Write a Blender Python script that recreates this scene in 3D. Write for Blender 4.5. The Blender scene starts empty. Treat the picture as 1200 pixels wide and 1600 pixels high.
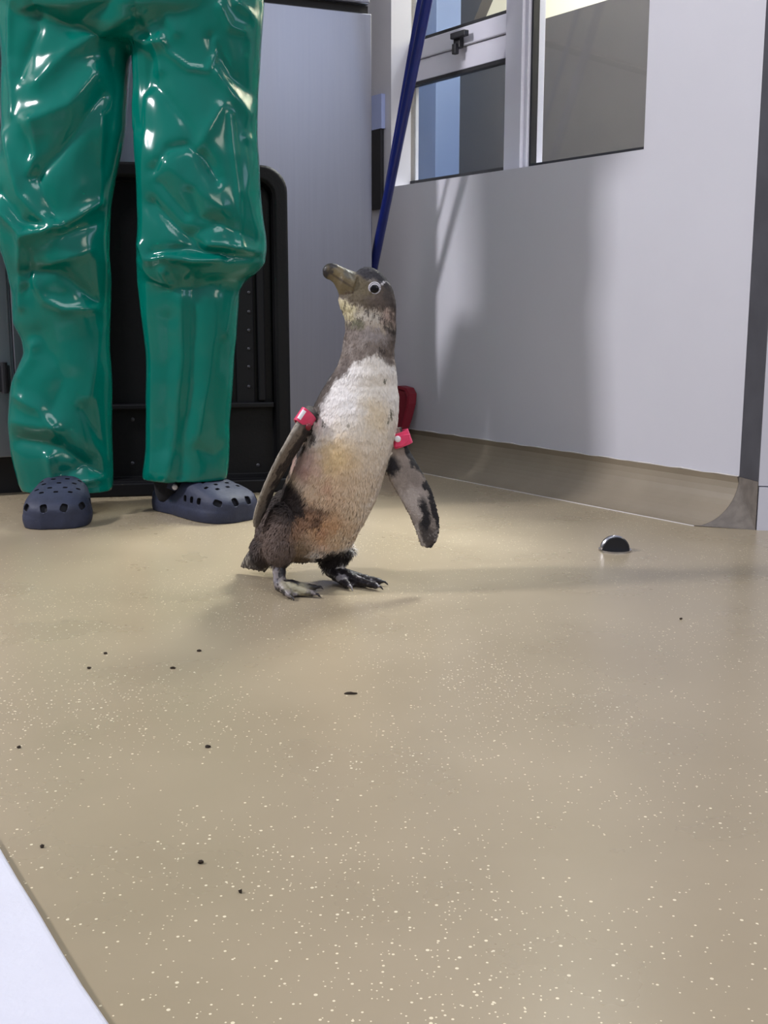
import bpy, bmesh, math, random
import numpy as np
from mathutils import Vector, Matrix, noise
from mathutils.kdtree import KDTree
from mathutils.bvhtree import BVHTree
random.seed(7)
rng = np.random.default_rng(7)
scn = bpy.context.scene
COL = scn.collection

# ---------------------------------------------------------------- camera
F = 1750.0
PITCH = math.atan(318 / F)
CP, SP = math.cos(PITCH), math.sin(PITCH)
H = 0.40
cam_d = bpy.data.cameras.new('camera'); cam = bpy.data.objects.new('camera', cam_d); COL.objects.link(cam)
cam.location = (0, 0, H); cam.rotation_euler = (math.pi/2 - PITCH, 0, 0)
cam_d.sensor_fit = 'VERTICAL'; cam_d.sensor_height = 36; cam_d.lens = F / 1600 * 36
cam_d.clip_start = 0.02
scn.camera = cam

# ---------------------------------------------------------------- world + lights
w = bpy.data.worlds.new('world'); scn.world = w; w.use_nodes = True
wnt = w.node_tree; bg = wnt.nodes['Background']; bg.inputs[1].default_value = 0.40   # room light: grey walls low down, bluish ceiling light above
wtc = wnt.nodes.new('ShaderNodeTexCoord'); wsx = wnt.nodes.new('ShaderNodeSeparateXYZ'); wnt.links.new(wtc.outputs['Generated'], wsx.inputs[0])
wrp = wnt.nodes.new('ShaderNodeValToRGB'); wnt.links.new(wsx.outputs['Z'], wrp.inputs[0]); wnt.links.new(wrp.outputs[0], bg.inputs[0])
wrp.color_ramp.elements[0].position = 0.0; wrp.color_ramp.elements[0].color = (0.60, 0.58, 0.60, 1)
wrp.color_ramp.elements[1].position = 0.28; wrp.color_ramp.elements[1].color = (1.0, 1.08, 1.36, 1)

def area(name, loc, target, size, power, col=(1, 1, 1), size_y=None):
    d = bpy.data.lights.new(name, 'AREA'); d.energy = power; d.color = col; d.size = size
    if size_y: d.shape = 'RECTANGLE'; d.size_y = size_y
    o = bpy.data.objects.new(name, d); COL.objects.link(o); o.location = loc
    o.rotation_euler = (Vector(target) - Vector(loc)).to_track_quat('-Z', 'Y').to_euler()
    return o
KEYDIR = Vector((0.94, 0.335, -0.66))
area('key_lamp', Vector((0.2, 2.2, 0.3)) - KEYDIR * 3.2, (0.2, 2.2, 0.3), 0.32, 92, (0.98, 0.96, 1.0))
area('ceiling_lamp', (0.1, 0.4, 2.7), (0.0, 1.6, 0), 1.2, 16, (0.93, 0.96, 1.0), 0.6)
area('window_light_behind', (1.5, -0.9, 1.9), (-0.3, 2.1, 0.8), 0.6, 14, (1.0, 0.93, 0.80), 0.9)
area('blue_steel_fill', (2.5, 0.15, 1.95), (-0.1, 2.7, 1.0), 1.0, 10, (0.64, 0.75, 1.0), 0.8)  # added bluish fill, gives the steel cabinet its brighter upper part
scn.view_settings.view_transform = 'Standard'; scn.view_settings.look = 'None'
scn.view_settings.gamma = 1; scn.view_settings.use_curve_mapping = False
scn.view_settings.exposure = 0.0

# ---------------------------------------------------------------- geometry helpers
def ray(px, py):
    u = (px - 600) / F; v = (py - 800) / F
    return Vector((u, CP - v * SP, -SP - v * CP))
def at(px, py, Y):
    d = ray(px, py); t = Y / d.y
    return Vector((d.x * t, Y, H + d.z * t))
def floor_at(px, py, z=0.0):
    d = ray(px, py); t = (z - H) / d.z
    return Vector((d.x * t, d.y * t, z))
def on_plane(px, py, p0, n):
    d = ray(px, py); o = Vector((0, 0, H)); t = (p0 - o).dot(n) / d.dot(n)
    return o + d * t
def project(co):   # (N,3) world -> reference image coordinates, used to place painted marks at build time
    x = co[:, 0]; y = co[:, 1]; z = co[:, 2] - H
    fw = y * CP - z * SP; dn = -y * SP - z * CP
    return 600 + F * x / fw, 800 + F * dn / fw

def srgb(r, g, b):
    f = lambda c: (c/255/12.92) if c/255 <= 0.04045 else ((c/255 + 0.055)/1.055)**2.4
    return (f(r), f(g), f(b), 1)

def tag(o, label=None, cat=None, group=None, kind=None):
    if label: o['label'] = label
    if cat: o['category'] = cat
    if group: o['group'] = group
    if kind: o['kind'] = kind
    return o
def empty(name, loc, label=None, cat=None, group=None):
    o = bpy.data.objects.new(name, None); COL.objects.link(o); o.location = loc; o.empty_display_size = 0.05
    return tag(o, label, cat, group)
def wloc(o):
    v = Vector(o.location)
    while o.parent: o = o.parent; v += Vector(o.location)
    return v
def mesh_obj(name, verts, faces, mat, parent=None, smooth=False, origin=None):
    """verts in world coordinates"""
    me = bpy.data.meshes.new(name)
    base = wloc(parent) if parent else Vector((0, 0, 0))
    org = Vector(origin) if origin is not None else base
    me.from_pydata([tuple(Vector(v) - org) for v in verts], [], faces); me.update()
    mats = mat if isinstance(mat, (list, tuple)) else [mat]
    for m in mats:
        if m: me.materials.append(m)
    if smooth: me.polygons.foreach_set('use_smooth', [True] * len(me.polygons))
    o = bpy.data.objects.new(name, me); COL.objects.link(o)
    if parent: o.parent = parent
    o.location = org - base
    return o
def bm_obj(name, bm, mat, parent=None, smooth=False, origin=None):
    bmesh.ops.recalc_face_normals(bm, faces=bm.faces)
    bm.verts.index_update()
    o = mesh_obj(name, [v.co.copy() for v in bm.verts], [[v.index for v in f.verts] for f in bm.faces], mat, parent, smooth, origin)
    bm.free(); return o
def bevel(o, wd=0.003, seg=2):
    m = o.modifiers.new('bevel', 'BEVEL'); m.width = wd; m.segments = seg; m.limit_method = 'ANGLE'; m.angle_limit = math.radians(40)
    return o

class Frame:
    """local frame: origin, x axis, y axis, z up"""
    def __init__(s, o, ax, ay, az=(0, 0, 1)):
        s.o = Vector(o); s.x = Vector(ax).normalized(); s.y = Vector(ay).normalized(); s.z = Vector(az).normalized()
    def p(s, a, b, c): return s.o + s.x * a + s.y * b + s.z * c
    def inv(s, P):
        d = Vector(P) - s.o
        return d.dot(s.x), d.dot(s.y), d.dot(s.z)
def box_bm(fr, a0, a1, b0, b1, c0, c1, bm=None):
    bm = bm or bmesh.new()
    vs = [bm.verts.new(fr.p(a, b, c)) for a in (a0, a1) for b in (b0, b1) for c in (c0, c1)]
    for f in ((0,1,3,2),(4,6,7,5),(0,4,5,1),(2,3,7,6),(0,2,6,4),(1,5,7,3)):
        bm.faces.new([vs[i] for i in f])
    return bm
def box(name, fr, a0, a1, b0, b1, c0, c1, mat, parent=None, bv=0.0, origin=None):
    o = bm_obj(name, box_bm(fr, a0, a1, b0, b1, c0, c1), mat, parent, origin=origin)
    if bv: bevel(o, bv)
    return o
W = Frame((0,0,0), (1,0,0), (0,1,0))

def loft(rings, cap=True):
    """rings: list of lists of Vectors (same length). returns verts, faces"""
    n = len(rings[0]); vs = [p for r in rings for p in r]; fs = []
    for i in range(len(rings) - 1):
        for j in range(n):
            k = (j + 1) % n
            fs.append((i*n+j, i*n+k, (i+1)*n+k, (i+1)*n+j))
    if cap:
        fs.append(tuple(range(n))[::-1]); fs.append(tuple((len(rings)-1)*n + j for j in range(n)))
    return vs, fs
def ell(c, a, b, n=24, pw=1.0):
    out = []
    for j in range(n):
        t = 2*math.pi*j/n; ct, st = math.cos(t), math.sin(t)
        out.append(c + a * (math.copysign(abs(ct)**pw, ct)) + b * (math.copysign(abs(st)**pw, st)))
    return out
def tube(pts, rad, n=12):
    pts = [Vector(p) for p in pts]; rings = []
    up = None
    for i, p in enumerate(pts):
        d = (pts[min(i+1, len(pts)-1)] - pts[max(i-1, 0)]).normalized()
        if up is None: up = Vector((0, 0, 1)) if abs(d.z) < 0.9 else Vector((1, 0, 0))
        s = d.cross(up).normalized(); up2 = s.cross(d).normalized(); up = up2
        r = rad[i] if isinstance(rad, (list, tuple)) else rad
        rings.append(ell(p, s * r, up2 * r, n))
    return loft(rings)
def sphere_vf(c, rx, ry, rz, n=24, m=14, R=None):
    rings = []
    for i in range(m + 1):
        t = math.pi * (i + 0.02) / (m + 0.04); r = math.sin(t); z = -math.cos(t)
        ring = []
        for j in range(n):
            a = 2*math.pi*j/n; v = Vector((rx*r*math.cos(a), ry*r*math.sin(a), rz*z))
            if R: v = R @ v
            ring.append(Vector(c) + v)
        rings.append(ring)
    return loft(rings)

def union_remesh(parts, voxel, smooth_it=6, smooth_fac=0.5):
    """parts: list of (verts, faces). One closed voxel-remeshed mesh datablock, world coords."""
    V, Fc = [], []
    for vs, fs in parts:
        b = len(V); V += [tuple(v) for v in vs]; Fc += [tuple(b + i for i in f) for f in fs]
    me = bpy.data.meshes.new('tmp'); me.from_pydata(V, [], Fc)
    bm = bmesh.new(); bm.from_mesh(me); bmesh.ops.recalc_face_normals(bm, faces=bm.faces); bm.to_mesh(me); bm.free()
    o = bpy.data.objects.new('tmp', me); COL.objects.link(o)
    r = o.modifiers.new('r', 'REMESH'); r.mode = 'VOXEL'; r.voxel_size = voxel
    if smooth_it:
        s = o.modifiers.new('s', 'SMOOTH'); s.factor = smooth_fac; s.iterations = smooth_it
    dg = bpy.context.evaluated_depsgraph_get(); dg.update()
    m2 = bpy.data.meshes.new_from_object(o.evaluated_get(dg))
    bpy.data.objects.remove(o); bpy.data.meshes.remove(me)
    return m2
def get_co(me):
    a = np.empty(len(me.vertices) * 3, dtype=np.float32); me.vertices.foreach_get('co', a); return a.reshape(-1, 3).astype(float)
def get_no(me):
    a = np.empty(len(me.vertices) * 3, dtype=np.float32); me.vertices.foreach_get('normal', a); return a.reshape(-1, 3).astype(float)
def set_co(me, co):
    me.vertices.foreach_set('co', co.astype(np.float32).ravel()); me.update()
def link_mesh(name, me, mats, parent=None, smooth=True):
    """me in world coordinates"""
    base = wloc(parent) if parent else Vector((0, 0, 0))
    co = get_co(me); set_co(me, co - np.array(base))
    me.materials.clear()
    for m in mats: me.materials.append(m)
    if smooth: me.polygons.foreach_set('use_smooth', [True] * len(me.polygons))
    me.name = name
    o = bpy.data.objects.new(name, me); COL.objects.link(o)
    if parent: o.parent = parent
    return o
def fract(co, sc, octv=3, off=0.0):
    return np.array([noise.fractal(Vector((p[0]*sc+off, p[1]*sc+off, p[2]*sc-off)), 1.0, 2.0, octv) for p in co])

# ---------------------------------------------------------------- materials
def mat(name, col, rough=0.5, metal=0.0, spec=0.5, noise_amt=0.0, noise_sc=10, bump=0.0, bump_sc=60, stretch=None, coat=0.0, col2=None, rough_var=0.0):
    m = bpy.data.materials.new(name); m.use_nodes = True
    nt = m.node_tree; b = nt.nodes['Principled BSDF']
    b.inputs['Base Color'].default_value = col if len(col) == 4 else (*col, 1)
    b.inputs['Roughness'].default_value = rough; b.inputs['Metallic'].default_value = metal
    b.inputs['Specular IOR Level'].default_value = spec; b.inputs['Coat Weight'].default_value = coat
    b.inputs['Coat Roughness'].default_value = 0.06
    tc = nt.nodes.new('ShaderNodeTexCoord'); mp = nt.nodes.new('ShaderNodeMapping')
    nt.links.new(tc.outputs['Object'], mp.inputs[0])
    if stretch: mp.inputs['Scale'].default_value = stretch
    if noise_amt or col2:
        n = nt.nodes.new('ShaderNodeTexNoise'); n.inputs['Scale'].default_value = noise_sc; n.inputs['Detail'].default_value = 5
        nt.links.new(mp.outputs[0], n.inputs['Vector'])
        r = nt.nodes.new('ShaderNodeValToRGB'); nt.links.new(n.outputs['Fac'], r.inputs[0])
        c2 = col2 if col2 else tuple(c * (1 - noise_amt) for c in col[:3]) + (1,)
        r.color_ramp.elements[0].position = 0.35; r.color_ramp.elements[0].color = c2
        r.color_ramp.elements[1].position = 0.65; r.color_ramp.elements[1].color = tuple(col[:3]) + (1,)
        nt.links.new(r.outputs[0], b.inputs['Base Color'])
        if rough_var:
            mr = nt.nodes.new('ShaderNodeMapRange'); nt.links.new(n.outputs['Fac'], mr.inputs[0])
            mr.inputs[3].default_value = rough - rough_var; mr.inputs[4].default_value = rough + rough_var
            nt.links.new(mr.outputs[0], b.inputs['Roughness'])
    if bump:
        n2 = nt.nodes.new('ShaderNodeTexNoise'); n2.inputs['Scale'].default_value = bump_sc; n2.inputs['Detail'].default_value = 4
        nt.links.new(mp.outputs[0], n2.inputs['Vector'])
        bp = nt.nodes.new('ShaderNodeBump'); bp.inputs['Strength'].default_value = bump; bp.inputs['Distance'].default_value = 0.002
        nt.links.new(n2.outputs['Fac'], bp.inputs['Height']); nt.links.new(bp.outputs[0], b.inputs['Normal'])
    return m

def vcol_mat(name, rough=0.7, spec=0.3, bump=0.0, bump_sc=300, attr='Col', rough_attr=False):
    m = bpy.data.materials.new(name); m.use_nodes = True; nt = m.node_tree; b = nt.nodes['Principled BSDF']
    a = nt.nodes.new('ShaderNodeAttribute'); a.attribute_name = attr
    nt.links.new(a.outputs['Color'], b.inputs['Base Color'])
    b.inputs['Roughness'].default_value = rough; b.inputs['Specular IOR Level'].default_value = spec
    if rough_attr: nt.links.new(a.outputs['Alpha'], b.inputs['Roughness'])
    if bump:
        tc = nt.nodes.new('ShaderNodeTexCoord'); n2 = nt.nodes.new('ShaderNodeTexNoise'); n2.inputs['Scale'].default_value = bump_sc
        nt.links.new(tc.outputs['Object'], n2.inputs['Vector'])
        bp = nt.nodes.new('ShaderNodeBump'); bp.inputs['Strength'].default_value = bump; bp.inputs['Distance'].default_value = 0.001
        nt.links.new(n2.outputs['Fac'], bp.inputs['Height']); nt.links.new(bp.outputs[0], b.inputs['Normal'])
    return m

def floor_mat():
    m = bpy.data.materials.new('epoxy_floor'); m.use_nodes = True; nt = m.node_tree; b = nt.nodes['Principled BSDF']; L = nt.links.new
    tc = nt.nodes.new('ShaderNodeTexCoord')
    n = nt.nodes.new('ShaderNodeTexNoise'); n.inputs['Scale'].default_value = 3.0; n.inputs['Detail'].default_value = 6; L(tc.outputs['Object'], n.inputs['Vector'])
    r = nt.nodes.new('ShaderNodeValToRGB'); L(n.outputs['Fac'], r.inputs[0])
    r.color_ramp.elements[0].position = 0.3; r.color_ramp.elements[0].color = srgb(155, 141, 116)
    r.color_ramp.elements[1].position = 0.7; r.color_ramp.elements[1].color = srgb(169, 154, 129)
    last = r.outputs[0]
    # pale flakes in the resin, two sizes, thinned out in patches
    for sc, th, dens in ((105, 0.13, 0.46), (170, 0.16, 0.47), (290, 0.19, 0.47)):
        v = nt.nodes.new('ShaderNodeTexVoronoi'); v.inputs['Scale'].default_value = sc; L(tc.outputs['Object'], v.inputs['Vector'])
        lt = nt.nodes.new('ShaderNodeMath'); lt.operation = 'LESS_THAN'; lt.inputs[1].default_value = th; L(v.outputs['Distance'], lt.inputs[0])
        sep = nt.nodes.new('ShaderNodeSeparateColor'); L(v.outputs['Color'], sep.inputs[0])
        n2 = nt.nodes.new('ShaderNodeTexNoise'); n2.inputs['Scale'].default_value = 2.5; n2.inputs['Detail'].default_value = 3; L(tc.outputs['Object'], n2.inputs['Vector'])
        gt = nt.nodes.new('ShaderNodeMath'); gt.operation = 'MULTIPLY'; L(sep.outputs[0], gt.inputs[0]); L(n2.outputs['Fac'], gt.inputs[1])
        g2 = nt.nodes.new('ShaderNodeMath'); g2.operation = 'GREATER_THAN'; g2.inputs[1].default_value = dens * 0.82; L(gt.outputs[0], g2.inputs[0])
        mu = nt.nodes.new('ShaderNodeMath'); mu.operation = 'MULTIPLY'; L(lt.outputs[0], mu.inputs[0]); L(g2.outputs[0], mu.inputs[1])
        mx = nt.nodes.new('ShaderNodeMix'); mx.data_type = 'RGBA'; L(mu.outputs[0], mx.inputs['Factor']); L(last, mx.inputs['A'])
        mx.inputs['B'].default_value = srgb(232, 220, 190); last = mx.outputs['Result']
    L(last, b.inputs['Base Color'])
    n3 = nt.nodes.new('ShaderNodeTexNoise'); n3.inputs['Scale'].default_value = 6; n3.inputs['Detail'].default_value = 5; L(tc.outputs['Object'], n3.inputs['Vector'])
    mr = nt.nodes.new('ShaderNodeMapRange'); mr.inputs[3].default_value = 0.20; mr.inputs[4].default_value = 0.38; L(n3.outputs['Fac'], mr.inputs[0])
    L(mr.outputs[0], b.inputs['Roughness']); b.inputs['Specular IOR Level'].default_value = 0.45
    n4 = nt.nodes.new('ShaderNodeTexNoise'); n4.inputs['Scale'].default_value = 140; n4.inputs['Detail'].default_value = 2; L(tc.outputs['Object'], n4.inputs['Vector'])
    bp = nt.nodes.new('ShaderNodeBump'); bp.inputs['Strength'].default_value = 0.0; bp.inputs['Distance'].default_value = 0.001
    L(n4.outputs['Fac'], bp.inputs['Height']); L(bp.outputs[0], b.inputs['Normal'])
    return m

def glass_mat():
    m = bpy.data.materials.new('window_glass'); m.use_nodes = True; nt = m.node_tree; nt.nodes.remove(nt.nodes['Principled BSDF'])
    out = nt.nodes['Material Output']; tr = nt.nodes.new('ShaderNodeBsdfTransparent'); gl = nt.nodes.new('ShaderNodeBsdfGlossy')
    tr.inputs[0].default_value = (0.86, 0.9, 0.93, 1); gl.inputs['Roughness'].default_value = 0.02
    lw = nt.nodes.new('ShaderNodeLayerWeight'); lw.inputs[0].default_value = 0.5; pw = nt.nodes.new('ShaderNodeMath'); pw.operation = 'POWER'; pw.inputs[1].default_value = 4.0; nt.links.new(lw.outputs['Facing'], pw.inputs[0]); fr = nt.nodes.new('ShaderNodeMath'); fr.operation = 'MULTIPLY_ADD'; fr.inputs[1].default_value = 0.6; fr.inputs[2].default_value = 0.03; nt.links.new(pw.outputs[0], fr.inputs[0])
    mx = nt.nodes.new('ShaderNodeMixShader'); nt.links.new(fr.outputs[0], mx.inputs[0]); nt.links.new(tr.outputs[0], mx.inputs[1]); nt.links.new(gl.outputs[0], mx.inputs[2])
    nt.links.new(mx.outputs[0], out.inputs[0]); return m

M = dict(
    floor=floor_mat(), glass=glass_mat(),
    wall=mat('wall_paint', srgb(200, 199, 207), 0.42, noise_amt=0.03, noise_sc=4, bump=0.12, bump_sc=25),
    cream=mat('cream_paint', srgb(166, 160, 153), 0.5, noise_amt=0.03, noise_sc=4),
    cove=mat('cove_resin', srgb(146, 134, 116), 0.35, noise_amt=0.12, noise_sc=9, bump=0.2, bump_sc=60),
    coveend=mat('raw_cove_end', srgb(120, 112, 104), 0.8, noise_amt=0.25, noise_sc=60, bump=0.5, bump_sc=150),
    caulk=mat('caulk', srgb(205, 200, 195), 0.6, bump=0.5, bump_sc=150),
    guard=mat('grey_guard', srgb(86, 86, 92), 0.45, metal=0.2, noise_amt=0.2, noise_sc=14),
    alu=mat('white_aluminium', srgb(205, 203, 214), 0.35, noise_amt=0.03, noise_sc=8),
    gasket=mat('black_gasket', srgb(24, 24, 30), 0.5),
    steel=mat('brushed_steel', srgb(146, 147, 156), 0.36, metal=0.95, noise_amt=0.04, noise_sc=5, stretch=(30, 30, 0.8), bump=0.02, bump_sc=6, rough_var=0.04),
    steeledge=mat('steel_edge', srgb(200, 202, 212), 0.25, metal=0.9),
    darkgap=mat('dark_gap', srgb(28, 26, 28), 0.7),
    blackpl=mat('black_plastic', srgb(12, 12, 15), 0.55, spec=0.25, noise_amt=0.2, noise_sc=20, bump=0.2, bump_sc=200),
    blackpl2=mat('black_plastic_ribs', srgb(15, 15, 19), 0.5, spec=0.25),
    screw=mat('dull_screw', srgb(70, 70, 75), 0.45, metal=0.6),
    pvc=mat('green_pvc', srgb(0, 103, 90), 0.15, spec=0.36, noise_amt=0.12, noise_sc=5, bump=0.04, bump_sc=30),
    clog=mat('navy_foam', srgb(42, 48, 70), 0.62, noise_amt=0.25, noise_sc=40, bump=0.3, bump_sc=160),
    clogdark=mat('clog_hole_dark', srgb(14, 15, 24), 0.8),
    sock=mat('dark_sock', srgb(18, 18, 24), 0.9, bump=0.4, bump_sc=300),
    cloth=mat('white_shirt', srgb(90, 95, 100), 0.8),
    blue=mat('blue_handle', srgb(20, 34, 110), 0.33, noise_amt=0.2, noise_sc=30),
    red=mat('red_plastic', srgb(118, 12, 32), 0.45, noise_amt=0.1),
    pink=mat('pink_band', srgb(232, 66, 110), 0.35, spec=0.5, noise_amt=0.10, noise_sc=150),
    white=mat('white_button', srgb(236, 232, 236), 0.4),
    mat_white=mat('white_surface', srgb(214, 214, 224), 0.8, noise_amt=0.03, noise_sc=25, bump=0.35, bump_sc=220),
    rubber=mat('black_rubber', srgb(16, 17, 24), 0.35),
    chrome=mat('satin_metal', srgb(190, 188, 190), 0.22, metal=1.0),
    dirt=mat('dirt', srgb(58, 48, 38), 0.9, bump=0.5, bump_sc=400),
    outgrey=mat('outside_grey_wall', srgb(100, 96, 94), 0.7, noise_amt=0.06, noise_sc=5),
    outblue=mat('outside_blue_wall', srgb(84, 102, 138), 0.6, noise_amt=0.05, noise_sc=3),
    outcream=mat('outside_cream_wall', srgb(246, 236, 208), 0.7, noise_amt=0.05, noise_sc=3),
    plate=mat('pale_blue_plate', srgb(170, 182, 226), 0.5), plate2=mat('dark_plate', srgb(34, 34, 40), 0.5),
    eye_iris=mat('pale_iris', srgb(180, 177, 184), 0.35, spec=0.6), eye_pupil=mat('black_pupil', srgb(8, 6, 8), 0.25, spec=0.3),
)

# ---------------------------------------------------------------- room shell
A = floor_at(1085, 822)
wd = Vector((-0.579, 0.815, 0)).normalized(); n_in = Vector((-wd.y, wd.x, 0)); n_in = n_in if n_in.y < 0 else -n_in
COVE_W = 0.085
P0 = A - n_in * COVE_W
E = on_plane(1155, 745, P0, n_in); COVE_H = E.z; E.z = 0
Q = floor_at(1180, 828)
WF = Frame(E, wd, -n_in)         # a along wall away from camera, b into the wall, c up
def wall_sz(px, py, b=0.0):
    P = on_plane(px, py, WF.p(0, b, 0), n_in); return WF.inv(P)
tag(bm_obj('floor', box_bm(W, -3.2, 1.9, -1.5, 5.2, -0.04, 0.0), M['floor']), kind='structure')

WALL_L = 1.62; TH = 0.088; TOPZ = 2.6
s_r, _, z_sill = wall_sz(1006, 232); s_l, _, z_sill2 = wall_sz(611, 293)
z_sill = (z_sill + z_sill2) / 2
z_head = z_sill + 0.95
bm = bmesh.new()
box_bm(WF, 0, s_r, 0, TH, 0, TOPZ, bm); box_bm(WF, s_l, WALL_L, 0, TH, 0, TOPZ, bm)
box_bm(WF, s_r, s_l, 0, TH, 0, z_sill, bm); box_bm(WF, s_r, s_l, 0, TH, z_head, TOPZ, bm)
tag(bm_obj('wall_right', bm, M['wall']), kind='structure')
# back wall hidden behind the cabinet
CDIR = Vector((-0.915, -0.403, 0)).normalized()          # runs along the cabinet front, from right to left
BC = WF.p(1.25, 0.0, 0)
BWF = Frame(BC, CDIR, Vector((CDIR.y, -CDIR.x, 0)) if -CDIR.x > 0 and False else Vector((-0.403, 0.915, 0)))
tag(bm_obj('wall_back', box_bm(BWF, 0.0, 2.6, 0, 0.12, 0, TOPZ), M['cream']), kind='structure')

# coved skirting
bm = bmesh.new(); prof = []
for i in range(13):
    t = math.pi/2 * i / 12
    prof.append((-COVE_W * (1 - math.sin(t)) - 0.0, COVE_H * (1 - math.cos(t))))   # (b, c)
prof = [(-COVE_W + COVE_W * math.sin(t0), COVE_H * (1 - math.cos(t0))) for t0 in [math.pi/2 * i / 12 for i in range(13)]]
prof = [(-COVE_W, 0.001)] + prof[1:-1] + [(-0.004, COVE_H), (0.0, COVE_H), (0.0, 0.0)]
aA = WF.inv(A)[0]
def cove_ring(a_toe, a_wall):
    return [WF.p(a_toe + (a_wall - a_toe) * (b + COVE_W) / COVE_W, b, c) for b, c in prof]
rings = [cove_ring(aA, 0.0)] + [cove_ring(a, a) for a in (0.1, 0.3, 0.5, 0.8, 1.1, WALL_L)]
vs, fs = loft(rings, cap=False)
fs.append(tuple((len(rings)-1)*len(prof) + j for j in range(len(prof))))
o = mesh_obj('baseboard_right', vs, fs, M['cove'], smooth=False); tag(o, kind='structure')
# cut end of the cove, facing the doorway
r0 = cove_ring(aA, 0.0)
endp = [p for p in r0[:-1]] + [Vector((Q.x, Q.y, COVE_H)), Vector((Q.x, Q.y, 0))]
back = [p + Vector((0.0, 0.0005, 0)) for p in endp]
bm = bmesh.new(); v1 = [bm.verts.new(p - Vector((0, 0.001, 0))) for p in endp]; bm.faces.new(v1)
tag(bm_obj('trim_1', bm, M['coveend']), kind='structure')
# floor seam + ragged caulk line on top of the cove
pts = [WF.p(a, -0.002, COVE_H + 0.0010 + 0.0007*math.sin(a*61) + 0.0006*math.sin(a*143)) for a in np.linspace(0.0, WALL_L, 60)]
vs, fs = tube(pts, [0.0014 + 0.0006*math.sin(i*1.7) for i in range(60)], 6)
tag(mesh_obj('trim_2', vs, fs, M['caulk'], smooth=True), kind='structure')
pts = [WF.p(a, -COVE_W - 0.001, 0.0002) for a in np.linspace(aA, WALL_L, 20)]
vs, fs = tube(pts, 0.0012, 6)
tag(mesh_obj('trim_3', vs, fs, M['caulk']), kind='structure')
# grey corner guard and doorway return
eq = (Vector((Q.x, Q.y, 0)) - E); GL = eq.length
GF = Frame(E, eq, Vector((-eq.y, eq.x, 0)) if (-eq.y*1 + eq.x*0) > 0 else Vector((eq.y, -eq.x, 0)))
GF = Frame(E, eq, Vector((0.97, 0.24, 0)))
bm = bmesh.new()
outl = [(0, 0), (GL, 0), (GL, 0.10), (0, 0.10)]
vsb = [[bm.verts.new(E + eq.normalized()*a + Vector((b, 0, 0)) + Vector((0, 0, c))) for a, b in outl] for c in (COVE_H - 0.001, TOPZ)]
for i in range(4): bm.faces.new([vsb[0][i], vsb[0][(i+1) % 4], vsb[1][(i+1) % 4], vsb[1][i]])
bm.faces.new(vsb[0]); bm.faces.new(vsb[1])
tag(bevel(bm_obj('trim_4', bm, M['guard']), 0.0015), kind='structure')
RF = Frame((Q.x + 0.001, Q.y - 0.001, 0), (1, -0.12, 0), (0.12, 1, 0))
bm = box_bm(RF, 0.0, 1.0, 0.0, 0.12, 0.082, TOPZ); box_bm(RF, 0.001, 1.0, -0.003, 0.12, 0.0, 0.080, bm)
tag(bm_obj('wall_front_right', bm, M['wall']), kind='structure')

# window
REC = 0.075
win = bpy.data.objects.new('window_1', None); COL.objects.link(win); win.location = WF.p((s_l+s_r)/2, REC, z_sill); tag(win, kind='structure')
_, _, zt = wall_sz(720, 115, REC); _, _, zt2 = wall_sz(720, 62, REC); 
sm0 = wall_sz(834, 200, REC)[0]; sm1 = wall_sz(800, 200, REC)[0]; sL = wall_sz(634, 200, REC)[0]
ztl = wall_sz(720, 112, REC)[2]; zth = wall_sz(720, 48, REC)[2]
zb = z_sill + 0.0
box('window_frame', WF, sm0, sm1, REC - 0.022, REC + 0.03, zb, z_head, M['alu'], win, 0.003)
box('window_frame', WF, sm0 + 0.010, sm1 - 0.008, REC - 0.032, REC - 0.021, zb, z_head, M['alu'], win, 0.002)
box('window_frame', WF, s_r, s_l, REC - 0.012, REC + 0.03, zb, zb + 0.010, M['alu'], win, 0.002)
box('window_frame', WF, s_r, s_r + 0.02, REC - 0.02, REC + 0.03, zb, z_head, M['alu'], win, 0.002)
box('window_frame', WF, sL + 0.006, s_l, REC - 0.014, REC + 0.006, zb, z_head, M['cream'], win, 0.002)
zmid = ztl + (zth - ztl) * 0.55
box('transom', WF, sm1, sL + 0.006, REC - 0.012, REC + 0.03, ztl, zmid - 0.001, M['alu'], win, 0.002)
sash = box('sash_rail', WF, sm1, sL + 0.006, REC - 0.020, REC + 0.02, zmid + 0.001, zth, M['alu'], win, 0.002)
# handle
sh, _, zh = wall_sz(715, 62, REC - 0.03)
hb = bmesh.new(); box_bm(WF, sh - 0.012, sh + 0.012, REC - 0.034, REC - 0.020, zh - 0.02, zh + 0.012, hb)
box_bm(WF, sh - 0.045, sh + 0.010, REC - 0.046, REC - 0.032, zh + 0.000, zh + 0.014, hb); box_bm(WF, sh - 0.006, sh + 0.008, REC - 0.042, REC - 0.030, zh - 0.034, zh - 0.01, hb)
bevel(bm_obj('window_latch', hb, M['gasket'], win), 0.002)
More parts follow.
